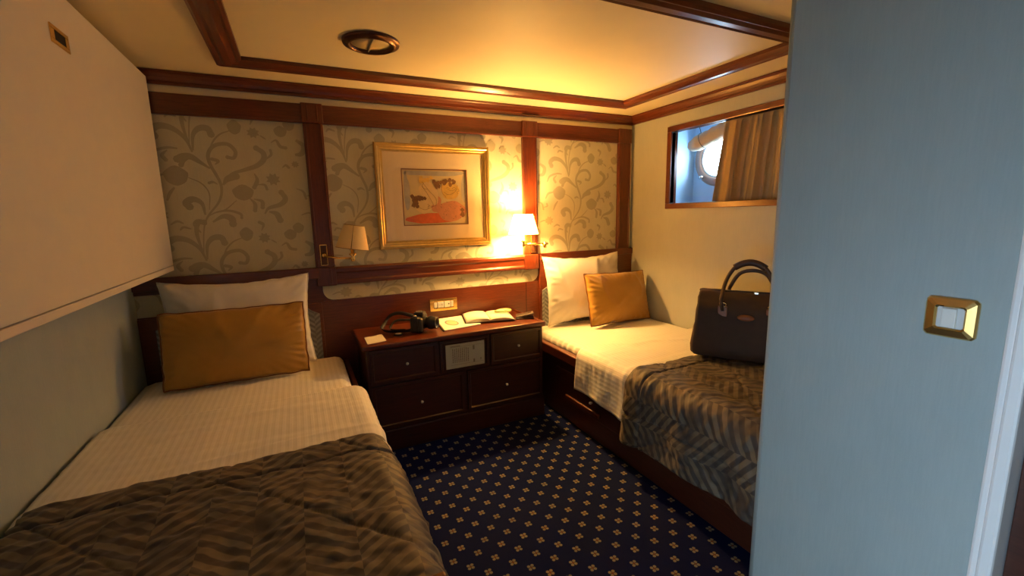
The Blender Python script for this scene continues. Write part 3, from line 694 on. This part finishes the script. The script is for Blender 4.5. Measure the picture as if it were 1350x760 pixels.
# photo camera
cc = Vector((.612, 2.560, DT)); yaw = math.radians(52)
MC = zrot(cc, yaw) @ Matrix.Scale(1.1, 4)       # local -y is the lens direction
ph = thing('photo_camera', 'black photo camera with strap lying on the dresser top', 'camera', tuple(cc))
b = BM(); bx(b, -.066, .066, -.022, .026, .001, .086, .010, 3, MC); bx(b, -.066, -.036, -.040, -.016, .004, .080, .009, 3, MC); obj('body', b, 'black_plastic', ph)
b = BM(); bx(b, -.026, .026, -.034, .022, .080, .106, .009, 2, MC); hp = obj('prism_hump', b, 'black_plastic', ph)
b = BM(); bx(b, -.013, .013, -.014, .012, .106, .110, .001, 1, MC); obj('hot_shoe', b, 'steel', hp)
b = BM(); lathe(b, [(0, 0), (.034, 0), (.034, .012), (.031, .014), (.031, .030), (.035, .033), (.035, .056), (.032, .060), (.032, .078), (.028, .080), (.026, .066), (0, .060)], MC @ Matrix.Translation((.004, -.022, .046)) @ Euler((math.pi / 2, 0, 0)).to_matrix().to_4x4(), 30); ln = obj('lens', b, 'black_plastic', ph)
b = BM(); lathe(b, [(.0352, .036), (.0360, .038), (.0360, .050), (.0352, .052)], MC @ Matrix.Translation((.004, -.022, .046)) @ Euler((math.pi / 2, 0, 0)).to_matrix().to_4x4(), 30); obj('focus_ring', b, 'black_strap', ln)
for lx, r in ((.045, .011), (-.047, .009)):
    b = BM(); lathe(b, [(0, .009), (r, .009), (r, 0), (0, 0)], MC @ Matrix.Translation((lx, .002, .086)), 18); obj('dial', b, 'steel' if r < .01 else 'black_plastic', ph)
def ribbon(bm, pts, w, th=.0015):
    c = catmull(pts, 6); L = []
    for i, p in enumerate(c):
        d = (c[min(i + 1, len(c) - 1)] - c[max(i - 1, 0)]).normalized(); sd = Vector((0, 0, 1)) * .8 + d.cross(Vector((0, 0, 1))) * .6; sd.normalize(); up = d.cross(sd).normalized()
        L.append([bm.verts.new(p + sd * (w / 2 * s) + up * (th / 2 * t)) for s, t in ((-1, -1), (1, -1), (1, 1), (-1, 1))])
    for A, B in zip(L, L[1:]):
        for k in range(4):
            f = bm.faces.new((A[k], A[(k + 1) % 4], B[(k + 1) % 4], B[k])); f.smooth = True
    bm.faces.new(L[0][::-1]); bm.faces.new(L[-1]); return bm
b = BM(); ribbon(b, [(.590, 2.620, DT + .082), (.52, 2.68, DT + .095), (.47, 2.715, DT + .075), (.425, 2.69, DT + .03), (.405, 2.64, DT + .016), (.435, 2.575, DT + .014), (.50, 2.55, DT + .013), (.555, 2.525, DT + .02), (.572, 2.505, DT + .05)], .024); obj('strap', b, 'black_strap', ph)
b = BM(); ribbon(b, [(.590, 2.625, DT + .055), (.50, 2.66, DT + .055), (.455, 2.645, DT + .022), (.46, 2.60, DT + .014), (.53, 2.575, DT + .012)], .016); obj('strap', b, 'black_strap', ph)
lc = thing('lens_cap', 'small oval grey lens cap in front of the camera strap', 'lens cap', (.478, 2.525, DT))
obj('shell', lathe(BM(), [(0, .008), (.024, .008), (.027, .006), (.027, .0005), (0, .0005)], zrot((.478, 2.525, DT)), 24), 'black_strap', lc)
obj('badge', lathe(BM(), [(0, .0088), (.018, .0088), (.018, .008)], zrot((.478, 2.525, DT)), 24), 'grey_plastic', lc)
# brochure with an oval picture
br = thing('brochure', 'flat cream brochure with an oval picture beside the open book', 'brochure', (.87, 2.63, DT))
flat('cover', [(.735, 2.462), (.985, 2.506), (.965, 2.790), (.775, 2.775)], DT + .0005, DT + .006, 'card_paper', br)
flat('spine', [(.726, 2.462), (.735, 2.462), (.775, 2.775), (.766, 2.775)], DT + .0005, DT + .008, 'brochure_dark', br)
b = BM(); ov = [(.833 + .040 * math.cos(a), 2.625 + .075 * math.sin(a)) for a in [2 * math.pi * k / 24 for k in range(24)]]; b.free()
flat('oval_picture', ov, DT + .006, DT + .0066, 'soft_ink', br)
flat('oval_picture', [(.833 + (x - .833) * .8, 2.622 + (y - 2.625) * .8) for x, y in ov], DT + .0066, DT + .007, 'print_paper', br)
# open book: two page blocks with curved tops
bk = thing('open_book', 'open white book lying on the brochure and dresser top', 'book', (1.08, 2.64, DT))
def pages(name, c0, c1, w, dirx, mat, lift, z0):
    b = BM(); n = 12; R0, R1 = [], []
    for i in range(n + 1):
        t = i / n; h = lift * (math.sin(math.pi * min(1, t * 1.05 + .03)) ** .6 * .55 + .45 * (1 - t * .3)) if t > 0 else lift * .35
        for R, c in ((R0, c0), (R1, c1)): R.append((Vector((c[0] + dirx[0] * w * t, c[1] + dirx[1] * w * t, z0 + h)), Vector((c[0] + dirx[0] * w * t, c[1] + dirx[1] * w * t, z0))))
    V = [[[b.verts.new(p) for p in pr] for pr in R] for R in (R0, R1)]
    for i in range(n):
        for k, (A, B) in enumerate(((V[0], V[1]),)):
            f = b.faces.new((A[i][0], A[i + 1][0], B[i + 1][0], B[i][0])); f.smooth = True
            b.faces.new((A[i][1], B[i][1], B[i + 1][1], A[i + 1][1]))
            b.faces.new((A[i][0], A[i][1], A[i + 1][1], A[i + 1][0])); b.faces.new((B[i][0], B[i + 1][0], B[i + 1][1], B[i][1]))
    b.faces.new((V[0][0][0], V[1][0][0], V[1][0][1], V[0][0][1])); b.faces.new((V[0][n][0], V[0][n][1], V[1][n][1], V[1][n][0]))
    bmesh.ops.recalc_face_normals(b, faces=b.faces); return obj(name, b, mat, bk)
fm, fl = (1.055, 2.520), (1.115, 2.755)
pages('page_block', fm, fl, .155, (-.975, .222), 'paper', .022, DT + .010)
pages('page_block', fm, fl, .155, (.975, -.222), 'paper', .018, DT + .010)
flat('cover', [(.897, 2.552), (1.214, 2.480), (1.275, 2.722), (.957, 2.794)], DT + .0072, DT + .0098, 'brochure_dark', bk)
# coiled bracelet lying on the book, folded wallet at the right end
rg = thing('bracelet', 'pale oval bracelet ring lying on the right page of the book', 'bracelet', (1.215, 2.655, DT + .03))
b = BM(); tube(b, [(1.205 + .055 * math.cos(a), 2.655 + .036 * math.sin(a), DT + .037 + .002 * math.sin(2 * a)) for a in [2 * math.pi * k / 32 for k in range(33)]], .007, 8, False); obj('band', b, 'green_plastic', rg)
b = BM(); tube(b, [(1.205 + .047 * math.cos(a), 2.655 + .029 * math.sin(a), DT + .036) for a in [2 * math.pi * k / 32 for k in range(33)]], .005, 8, False); obj('inner_band', b, 'card_paper', rg)
wl = thing('folded_wallet', 'dark folded wallet at the right end of the dresser top', 'wallet', (1.30, 2.54, DT))
MW = zrot((1.300, 2.520, DT), math.radians(-24))
b = BM(); bx(b, -.058, .058, -.036, .036, .0005, .012, .004, 2, MW); obj('lower_flap', b, 'leather_dark', wl)
b = BM(); bx(b, -.058, .058, -.036, .036, -.004, .005, .003, 2, MW @ Matrix.Translation((0, .006, .024)) @ Euler((0, math.radians(-11), 0)).to_matrix().to_4x4()); uf = obj('upper_flap', b, 'leather_dark', wl)
b = BM(); bx(b, .018, .046, -.010, .012, .005, .0062, 0, 1, MW @ Matrix.Translation((0, .006, .024)) @ Euler((0, math.radians(-11), 0)).to_matrix().to_4x4()); obj('clasp', b, 'steel', uf)

# ---- beds
def uvgrid(bm, P, UV):
    lay = bm.loops.layers.uv.new('UVMap'); V = [[bm.verts.new(p) for p in row] for row in P]
    for i in range(len(P) - 1):
        for j in range(len(P[0]) - 1):
            f = bm.faces.new((V[i][j], V[i + 1][j], V[i + 1][j + 1], V[i][j + 1])); f.smooth = True
            for lp, (a, c) in zip(f.loops, ((i, j), (i + 1, j), (i + 1, j + 1), (i, j + 1))): lp[lay].uv = UV[a][c]
    bmesh.ops.recalc_face_normals(bm, faces=bm.faces); return bm
def drape(xw, xe, sg, zt, hem, y0, y1, r, flare, disp, ns=90, ny=110, side_wave=.0):
    P, UV = [], []
    for j in range(ny + 1):
        y = y0 + (y1 - y0) * j / ny; hz = hem(y); row, ur = [], []
        Lt = abs(xe - xw) - r; La = math.pi / 2 * r; Ls = max(.001, zt - r - hz); T = Lt + La + Ls
        for i in range(ns + 1):
            s = T * (i / ns)
            if s < Lt: p = Vector((xw + sg * s, y, zt)); nv = Vector((0, 0, 1))
            elif s < Lt + La:
                a = (s - Lt) / r; p = Vector((xe - sg * r + sg * r * math.sin(a), y, zt - r + r * math.cos(a))); nv = Vector((sg * math.sin(a), 0, math.cos(a)))
            else:
                k = (s - Lt - La); p = Vector((xe + sg * flare * (k / .3) ** 1.2 + sg * side_wave * math.sin(y * 21 + 1.3 * math.sin(y * 7)) * min(1, k / .15), y, zt - r - k)); nv = Vector((sg, 0, 0))
            p += nv * disp(s, y, T, Lt); row.append(p); ur.append((s, y))
        P.append(row); UV.append(ur)
    return uvgrid(BM(), P, UV)
def fbm(x, y, f, o=4): return noise.fractal(Vector((x * f, y * f, 3.7)), .8, 2.0, o)
def crease(x, y, f, seed): return 1 - abs(noise.noise(Vector((x * f + seed, y * f * .6 + seed, seed)))) * 2

def bed(xw, xe, sg, label, hx0, hx1, padx0, padx1, name='single_bed'):
    lo, hi = min(xw, xe), max(xw, xe)
    B = thing(name, label, 'bed', ((xw + xe) / 2, 1.8, 0), 'single beds')
    a, c = (lo, hi - .04) if sg > 0 else (lo + .04, hi)
    xf = xe - sg * .0
    obj('base', bx(BM(), lo + (.0 if sg > 0 else .012), hi - (.012 if sg > 0 else .0), .80, YB - .016, 0, .395, .004), 'wood_deep_y', B)
    rail = obj('side_rail', bx(BM(), xf - .022, xf + .002 * (1 if sg > 0 else 0) + (.022 if sg < 0 else 0), .80, YB - .04, .395, .455, .006), 'wood_y', B)
    for y0, y1 in ((1.65, 2.36), (.86, 1.60)):
        # drawer front on the long side, with a moulded pull ledge and a knob
        xs = (xe - .012, xe + .003) if sg > 0 else (xe - .003, xe + .012)
        d_ = obj('drawer', bx(BM(), xs[0], xs[1], y0, y1, .135, .330, .004), 'wood_deep_y', B)
        ym_ = (y0 + y1) / 2 + .05; xo = xe + sg * .003
        obj('pull_ledge', bx(BM(), min(xo, xo + sg * .016), max(xo, xo + sg * .016), ym_ - .17, ym_ + .17, .160, .188, .006), 'wood_y', d_)
        b = BM(); lathe(b, [(0, .020), (.007, .018), (.009, .012), (.005, 0), (0, 0)], Matrix.Translation((xo, ym_ - .09, .228)) @ Euler((0, sg * math.pi / 2, 0)).to_matrix().to_4x4(), 14); obj('knob', b, 'knob_metal', d_)
    obj('footboard', bx(BM(), lo, hi, .780, .799, 0, .575, .005), 'wood_x', B)
    # mattress in its fitted striped sheet
    xm = xe - sg * .035
    b = drape(xw + sg * .012, xm, sg, ZBED, lambda y: .44, .815, 2.775, .05, 0, lambda s, y, T, Lt: .003 * fbm(s, y, 5) + (.004 * math.sin(y * 95 + 3 * noise.noise(Vector((0, y * 9, 0)))) if s > Lt + .03 else 0) - .03 * max(0, (y - 2.70) / .075) ** 2 - .012 * max(0, 1 - s / .04), 70, 260)
    o = obj('mattress', b, 'sheet_cloth', B); solid(o, .012, -1)
    # headboard with a padded herringbone inlay
    hb = obj('headboard', bx(BM(), hx0, hx1, YB - .030, YB - .0125, .30, 1.022, .004), 'wood_x', B) if sg < 0 else obj('headboard', bx(BM(), hx0, hx1, YB - .030, YB - .0125, .30, .815, .004), 'wood_x', B)
    hb2 = obj('head_cap', bx(BM(), hx0, hx1, YB - .040, YB - .013, .975 if sg < 0 else .958, 1.024, .006), 'wood_x', B)
    b = BM(); z0, z1, ch = .42, .832, .10
    pts = [(padx0, z0), (padx1, z0), (padx1, z1 - ch + .02), (padx1 - .045, z1 - .055), (padx1 - ch, z1), (padx0 + ch, z1), (padx0 + .045, z1 - .055), (padx0, z1 - ch + .02)]
    prism(b, pts, YB - .038, YB - .029)
    lay = b.loops.layers.uv.new('UVMap')
    for f in b.faces:
        for lp in f.loops: lp[lay].uv = (lp.vert.co.x, lp.vert.co.z)
    obj('padded_inlay', b, 'pad_cloth', hb)
    return B
XEL, XER = .215, 1.442
bed(XL + .004, XEL, 1, 'single bed under the overhead locker, left of the dresser', XL + .002, .098, -.695, .080)
bed(XR - .004, XER, -1, 'single bed below the window, right of the dresser', 1.568, XR - .002, 1.585, 2.33)

def top_sheet(xw, xe, sg, y0, y1, hem, label):
    def dp(s, y, T, Lt):
        return .008 + .004 * fbm(s, y, 4) + .003 * noise.noise(Vector((s * 3, y * 26, 1))) + .006 * max(0, crease(y, s, 3.0, 5)) ** 6 - .006 * max(0, 1 - s / .05)
    b = drape(xw + sg * .02, xe + sg * .010, sg, ZBED + .004, hem, y0, y1, .055, .02, dp, 110, 90, .004)
    o = tag(obj('top_sheet', b, 'sheet_cloth'), label, 'sheet', 'white top sheets'); solid(o, .006, 1); return o
top_sheet(XL, XEL, 1, 1.50, 2.12, lambda y: .285 + .01 * math.sin(y * 9), 'white striped top sheet folded across the left bed')
top_sheet(XR, XER, -1, 1.58, 2.095, lambda y: .262 + .012 * math.sin(y * 7), 'white striped top sheet hanging over the side of the right bed')

def quilt(xw, xe, sg, y1, hem, label, flare, seed):
    def dp(s, y, T, Lt):
        e = y1 - y; edge = min(1, max(0, e / .035)) ** .5
        puff = .022 * edge
        w = .010 * fbm(s + seed, y, 6, 4) + .012 * max(0, crease(s, y, 5.0, 7 + seed)) ** 8 * noise.noise(Vector((s * 2, y * 2, seed + 9)))
        fine = .0045 * noise.noise(Vector((s * 26, y * 40, seed))) + .006 * abs(noise.noise(Vector((s * 14, y * 22, seed + 2))))
        g = 0
        for dd in (e - .13, (T - s) - .15):
            g -= .011 * math.exp(-(dd / .006) ** 2)
        dg = abs(((s + y * .9 + .1) % .42) - .21); g -= .006 * math.exp(-(dg / .007) ** 2)
        return puff + (w + fine) * edge + g - .01 * max(0, 1 - s / .05)
    b = drape(xw + sg * .03, xe + sg * .016, sg, ZBED + .012, hem, .808, y1, .075, flare, dp, 190, 170, .012)
    o = tag(obj('quilt', b, 'quilt_cloth'), label, 'quilt', 'herringbone quilts'); solid(o, .012, -1); return o
quilt(XL, XEL, 1, 1.60, lambda y: .20 + .012 * math.sin(y * 6), 'dark herringbone quilt over the foot of the left bed', .075, 0)
quilt(XR, XER, -1, 1.67, lambda y: .175 + .012 * math.sin(y * 6 + 1), 'dark herringbone quilt under the travel bag on the right bed', .02, 4)

# ---- pillows
def pillow_mesh(w, h, t, seed, sag=.06, n=44, flange=0):
    F, Bk, U = [], [], []
    for j in range(n + 1):
        rf, rb = [], []
        for i in range(n + 1):
            u, v = -1 + 2 * i / n, -1 + 2 * j / n
            uu, vv = math.copysign(abs(u) ** .85, u), math.copysign(abs(v) ** .85, v)
            x = w / 2 * uu * (1 - sag * (1 - vv * vv) * abs(uu) ** 2 * .55); z = h / 2 * vv * (1 - sag * (1 - uu * uu) * abs(vv) ** 2)
            x += .006 * noise.noise(Vector((seed, z * 22, 4))) * abs(uu) ** 3; z += .006 * noise.noise(Vector((x * 16, seed, 8))) * abs(vv) ** 3
            k = max(0, (1 - abs(uu) ** 2.2)) ** .6 * max(0, (1 - abs(vv) ** 2.2)) ** .6
            edge = min(1, (1 - max(abs(uu), abs(vv))) * 12)
            rad = 1 - max(abs(uu), abs(vv))
            pk = .010 * math.sin((math.atan2(vv, uu)) * 38 + seed) * math.exp(-rad * 7) * edge
            wr = (.011 * noise.noise(Vector((x * 7 + seed, z * 7, seed))) + .010 * max(0, crease(x, z, 6, seed)) ** 5 + pk) * edge
            rf.append(Vector((x, -t / 2 * k - wr, z))); rb.append(Vector((x, t / 2 * k + wr * .5, z)))
        F.append(rf); Bk.append(rb)
    return F, Bk
def pillow(name, w, h, t, M, mat, label, group, seed, piping=None, sag=.13):
    F, Bk = pillow_mesh(w, h, t, seed, sag); n = len(F) - 1
    T = thing(name, label, 'pillow' if 'pillow' in name else 'cushion', tuple(M @ Vector((0, 0, -h / 2))), group)
    b = BM(); V = [[b.verts.new(M @ p) for p in r] for r in F]; W2 = [[b.verts.new(M @ p) if 0 < i < n and 0 < j < n else V[j][i] for i, p in enumerate(r)] for j, r in enumerate(Bk)]
    for j in range(n):
        for i in range(n):
            f = b.faces.new((V[j][i], V[j][i + 1], V[j + 1][i + 1], V[j + 1][i])); f.smooth = True
            q = (W2[j][i], W2[j + 1][i], W2[j + 1][i + 1], W2[j][i + 1])
            if len(set(q)) == 4:
                try: f = b.faces.new(q); f.smooth = True
                except ValueError: pass
    obj('cover', b, mat, T)
    loop = [F[0][i] for i in range(n)] + [F[j][n] for j in range(n)] + [F[n][n - i] for i in range(n)] + [F[n - j][0] for j in range(n)]
    b = BM(); tube(b, [M @ p for p in loop + loop[:1]], .004 if piping else .003, 6, False); obj('piping' if piping else 'seam', b, piping or mat, T)
def lean(loc, rx, rz=0, ry=0): return Matrix.Translation(loc) @ Euler((0, 0, rz)).to_matrix().to_4x4() @ Euler((rx, 0, 0)).to_matrix().to_4x4() @ Euler((0, ry, 0)).to_matrix().to_4x4()
PG, CG = 'white pillows leaning on the headboards', 'gold satin cushions'
pillow('bed_pillow', .69, .50, .15, lean((-.305, 2.697, .756), math.radians(-9), 0), 'pillow_cotton', 'white pillow against the headboard of the left bed', PG, 1)
pillow('bed_pillow', .68, .50, .155, lean((1.895, 2.695, .758), math.radians(-9), math.radians(1)), 'pillow_cotton', 'white pillow against the headboard of the right bed', PG, 5)
pillow('cushion', .625, .365, .13, lean((-.315, 2.534, .690), math.radians(-13), 0), 'gold_satin', 'large flat gold cushion with dark piping on the left bed', CG, 2, 'piping_dark', .02)
pillow('cushion', .60, .370, .15, lean((2.080, 2.532, .692), math.radians(-15), math.radians(7), math.radians(2)), 'gold_satin', 'plump gold cushion with piping on the right bed', CG, 9, 'piping_dark', .04)

# ---- travel bag on the right bed
bd = Vector((.545, -.838, 0)).normalized(); bn = Vector((-bd.y, bd.x, 0))       # along the bag, and away from the viewer
bo = Vector((1.785, 1.600, ZBED + .047))
MB_ = Matrix(((bd.x, bn.x, 0, bo.x), (bd.y, bn.y, 0, bo.y), (0, 0, 1, bo.z), (0, 0, 0, 1)))
bgt = thing('travel_bag', 'dark brown canvas travel bag with leather handle on the right bed', 'bag', tuple(bo))
BL, BD, BH = .50, .26, .345
def bag_sec(u):
    k = math.sin(math.pi * min(1, max(0, u)) ) ** .18 if 0 < u < 1 else 0
    return k
b = BM(); rings = []; nu, nv = 28, 36
for i in range(nu + 1):
    u = i / nu; e = min(u, 1 - u); en = min(1, (e / .07)) ; en = math.sqrt(max(0, 1 - (1 - en) ** 2))
    hh = BH * (1 - .02 * math.sin(math.pi * u)) ; ring = []
    for j in range(nv):
        a = 2 * math.pi * j / nv
        ca, sa = math.cos(a), math.sin(a); pw = .42
        y = math.copysign(abs(ca) ** pw, ca); z = math.copysign(abs(sa) ** pw, sa)
        zz = (z + 1) / 2
        wid = 1.0 - .48 * max(0, (zz - .62) / .38) ** 1.5      # top folds in towards the zip
        sh = .90 + .10 * en
        px = BL * u + (.02 if u < .5 else -.02) * (zz ** 2) * (1 - en) * 3
        py = BD / 2 + BD / 2 * y * wid * sh
        pz = .004 + hh * (.5 + (zz - .5) * (.93 + .07 * en))
        pz_n = .006 * noise.noise(Vector((u * 7, a * 1.4, 2))) + .006 * noise.noise(Vector((u * 3, a * 3, 7)))
        ring.append(b.verts.new(MB_ @ Vector((px + pz_n, py + pz_n * (1 if ca > 0 else -1), pz + (pz_n if zz > .2 else 0)))))
    rings.append(ring)
for A, B2 in zip(rings, rings[1:]):
    for k in range(nv):
        f = b.faces.new((A[k], A[(k + 1) % nv], B2[(k + 1) % nv], B2[k])); f.smooth = True
b.faces.new(rings[0]); b.faces.new(rings[-1][::-1]); bmesh.ops.recalc_face_normals(b, faces=b.faces)
obj('body', b, 'bag_canvas', bgt)
def bp_(u, v, w): return MB_ @ Vector((u, v, w))
def topv(u, zfrac, front=True):
    wid = 1.0 - .48 * max(0, (zfrac - .62) / .38) ** 1.5
    return BD / 2 - (BD / 2 * wid if front else -BD / 2 * wid)
for front_ in (True, False):
    fy = topv(.2, .80, front_); sgn = -1 if front_ else 1
    pts = [(.145, fy + sgn * .006, .262), (.138, fy + sgn * .012, .325), (.150, BD / 2 + sgn * .045, .410), (.190, BD / 2 + sgn * .030, .478), (.250, BD / 2 + sgn * .024, .497), (.310, BD / 2 + sgn * .030, .478), (.350, BD / 2 + sgn * .045, .410), (.362, fy + sgn * .012, .325), (.355, fy + sgn * .006, .262)]
    if not front_: pts = [(u + .012, v, w - .045 if w > .4 else w) for u, v, w in pts]
    h_ = obj('handle', tube(BM(), [bp_(*p) for p in catmull([Vector(p) for p in pts], 6)], .0095, 10), 'leather_dark', bgt)
    if front_: obj('grip', tube(BM(), [bp_(*p) for p in catmull([Vector(p) for p in ((.180, BD / 2 - .032, .470), (.215, BD / 2 - .027, .490), (.250, BD / 2 - .024, .497), (.285, BD / 2 - .027, .490), (.320, BD / 2 - .032, .470))], 5)], .0165, 12), 'leather_dark', h_)
    for u in (.145, .355):
        vv = fy + sgn * .006
        b = BM(); bx(b, u - .021, u + .021, vv - .005, vv + .005, .232, .285, .003, 2, MB_); tb = obj('handle_tab', b, 'leather_tan', bgt)
        b = BM(); tube(b, [bp_(u + .015 * math.cos(a), vv + sgn * .005, .292 + .011 * math.sin(a)) for a in [2 * math.pi * k / 16 for k in range(17)]], .0025, 6, False); obj('ring', b, 'brass', tb)
vv = topv(.25, .72) - .003
b = BM(); lathe(b, [(0, .004), (.034, .004), (.038, 0), (0, 0)], MB_ @ Matrix.Translation((.250, vv, .236)) @ Euler((math.radians(78), 0, 0)).to_matrix().to_4x4() @ Matrix.Diagonal((1, .42, 1, 1)), 28); obj('leather_badge', b, 'leather_tan', bgt)
b = BM(); bx(b, .02, .48, BD / 2 - .012, BD / 2 + .012, BH - .006, BH + .003, .002, 1, MB_); zpz = obj('zip', b, 'black_strap', bgt)
b = BM(); bx(b, .275, .295, BD / 2 - .030, BD / 2 - .022, BH - .008, BH + .005, .002, 1, MB_); obj('zip_pull', b, 'steel', zpz)

# ---- curtain and rolled blind in the window recess
cu = thing('curtain', 'pleated khaki satin curtain drawn across the porthole', 'curtain', (XR + .09, 1.62, WZ0))
P = []; ny, nz = 150, 26
for j in range(nz + 1):
    v = j / nz; row = []
    for i in range(ny + 1):
        u = i / ny; ytop, ybot = 2.035 - .93 * u, 2.105 - 1.0 * u
        y = ytop + (ybot - ytop) * (1 - v)
        ph_ = u * 2 * math.pi * 19 + 1.5 * math.sin(u * 23 + 1) + .8 * math.sin(u * 51) + .45 * math.sin(v * 3.2 + u * 31)
        amp = (.021 + .009 * (1 - v)) * (.65 + .45 * math.sin(u * 37 + 2)); amp *= (.6 if v > .93 else 1)
        x = XR + .070 + amp * math.sin(ph_) + .004 * math.sin(2.3 * ph_ + v * 5)
        row.append(Vector((x, y + .008 * math.cos(ph_), 1.295 + (1.868 - 1.295) * v)))
    P.append(row)
UV = [[(0, 0)] * (ny + 1) for _ in range(nz + 1)]
o = obj('pleated_cloth', uvgrid(BM(), P, UV), 'curtain_satin', cu); solid(o, .003)
obj('curtain_rail', tube(BM(), [(XR + .070, 1.06, 1.874), (XR + .070, 2.49, 1.874)], .006, 10), 'steel', cu)
rb_ = thing('rolled_blind', 'rolled beige cloth blind tied with cord above the porthole', 'blind', (2.60, 2.3, 1.75))
A, Bp = Vector((2.60, 2.415, 1.752)), Vector((2.66, 2.06, 1.872))
b = BM(); nseg = 22; pts = [A.lerp(Bp, k / nseg) for k in range(nseg + 1)]
rad = [.016 + .036 * min(1, (k / nseg) / .16) ** .6 + .003 * math.sin(k * 1.7) for k in range(nseg + 1)]
tube(b, pts, rad, 18); obj('roll', b, 'roll_fabric', rb_)
b = BM()
for k in (.30,):
    c = A.lerp(Bp, k); dv = (Bp - A).normalized(); s1 = dv.cross(Vector((0, 0, 1))).normalized(); s2 = s1.cross(dv)
    tube(b, [c + (s1 * math.cos(a) + s2 * math.sin(a)) * .055 for a in [2 * math.pi * q / 24 for q in range(25)]], .0022, 6, False)
    tube(b, [c + s2 * .055, c + s2 * .11], .002, 6)
obj('cord', b, 'ink', rb_)
b = BM(); bx(b, 2.58, PX, 2.02, 2.16, 1.925, 1.968, .004); bx(b, 2.645, 2.655, 2.09, 2.10, 1.87, 1.93); obj('hanger', b, 'niche_paint', rb_)
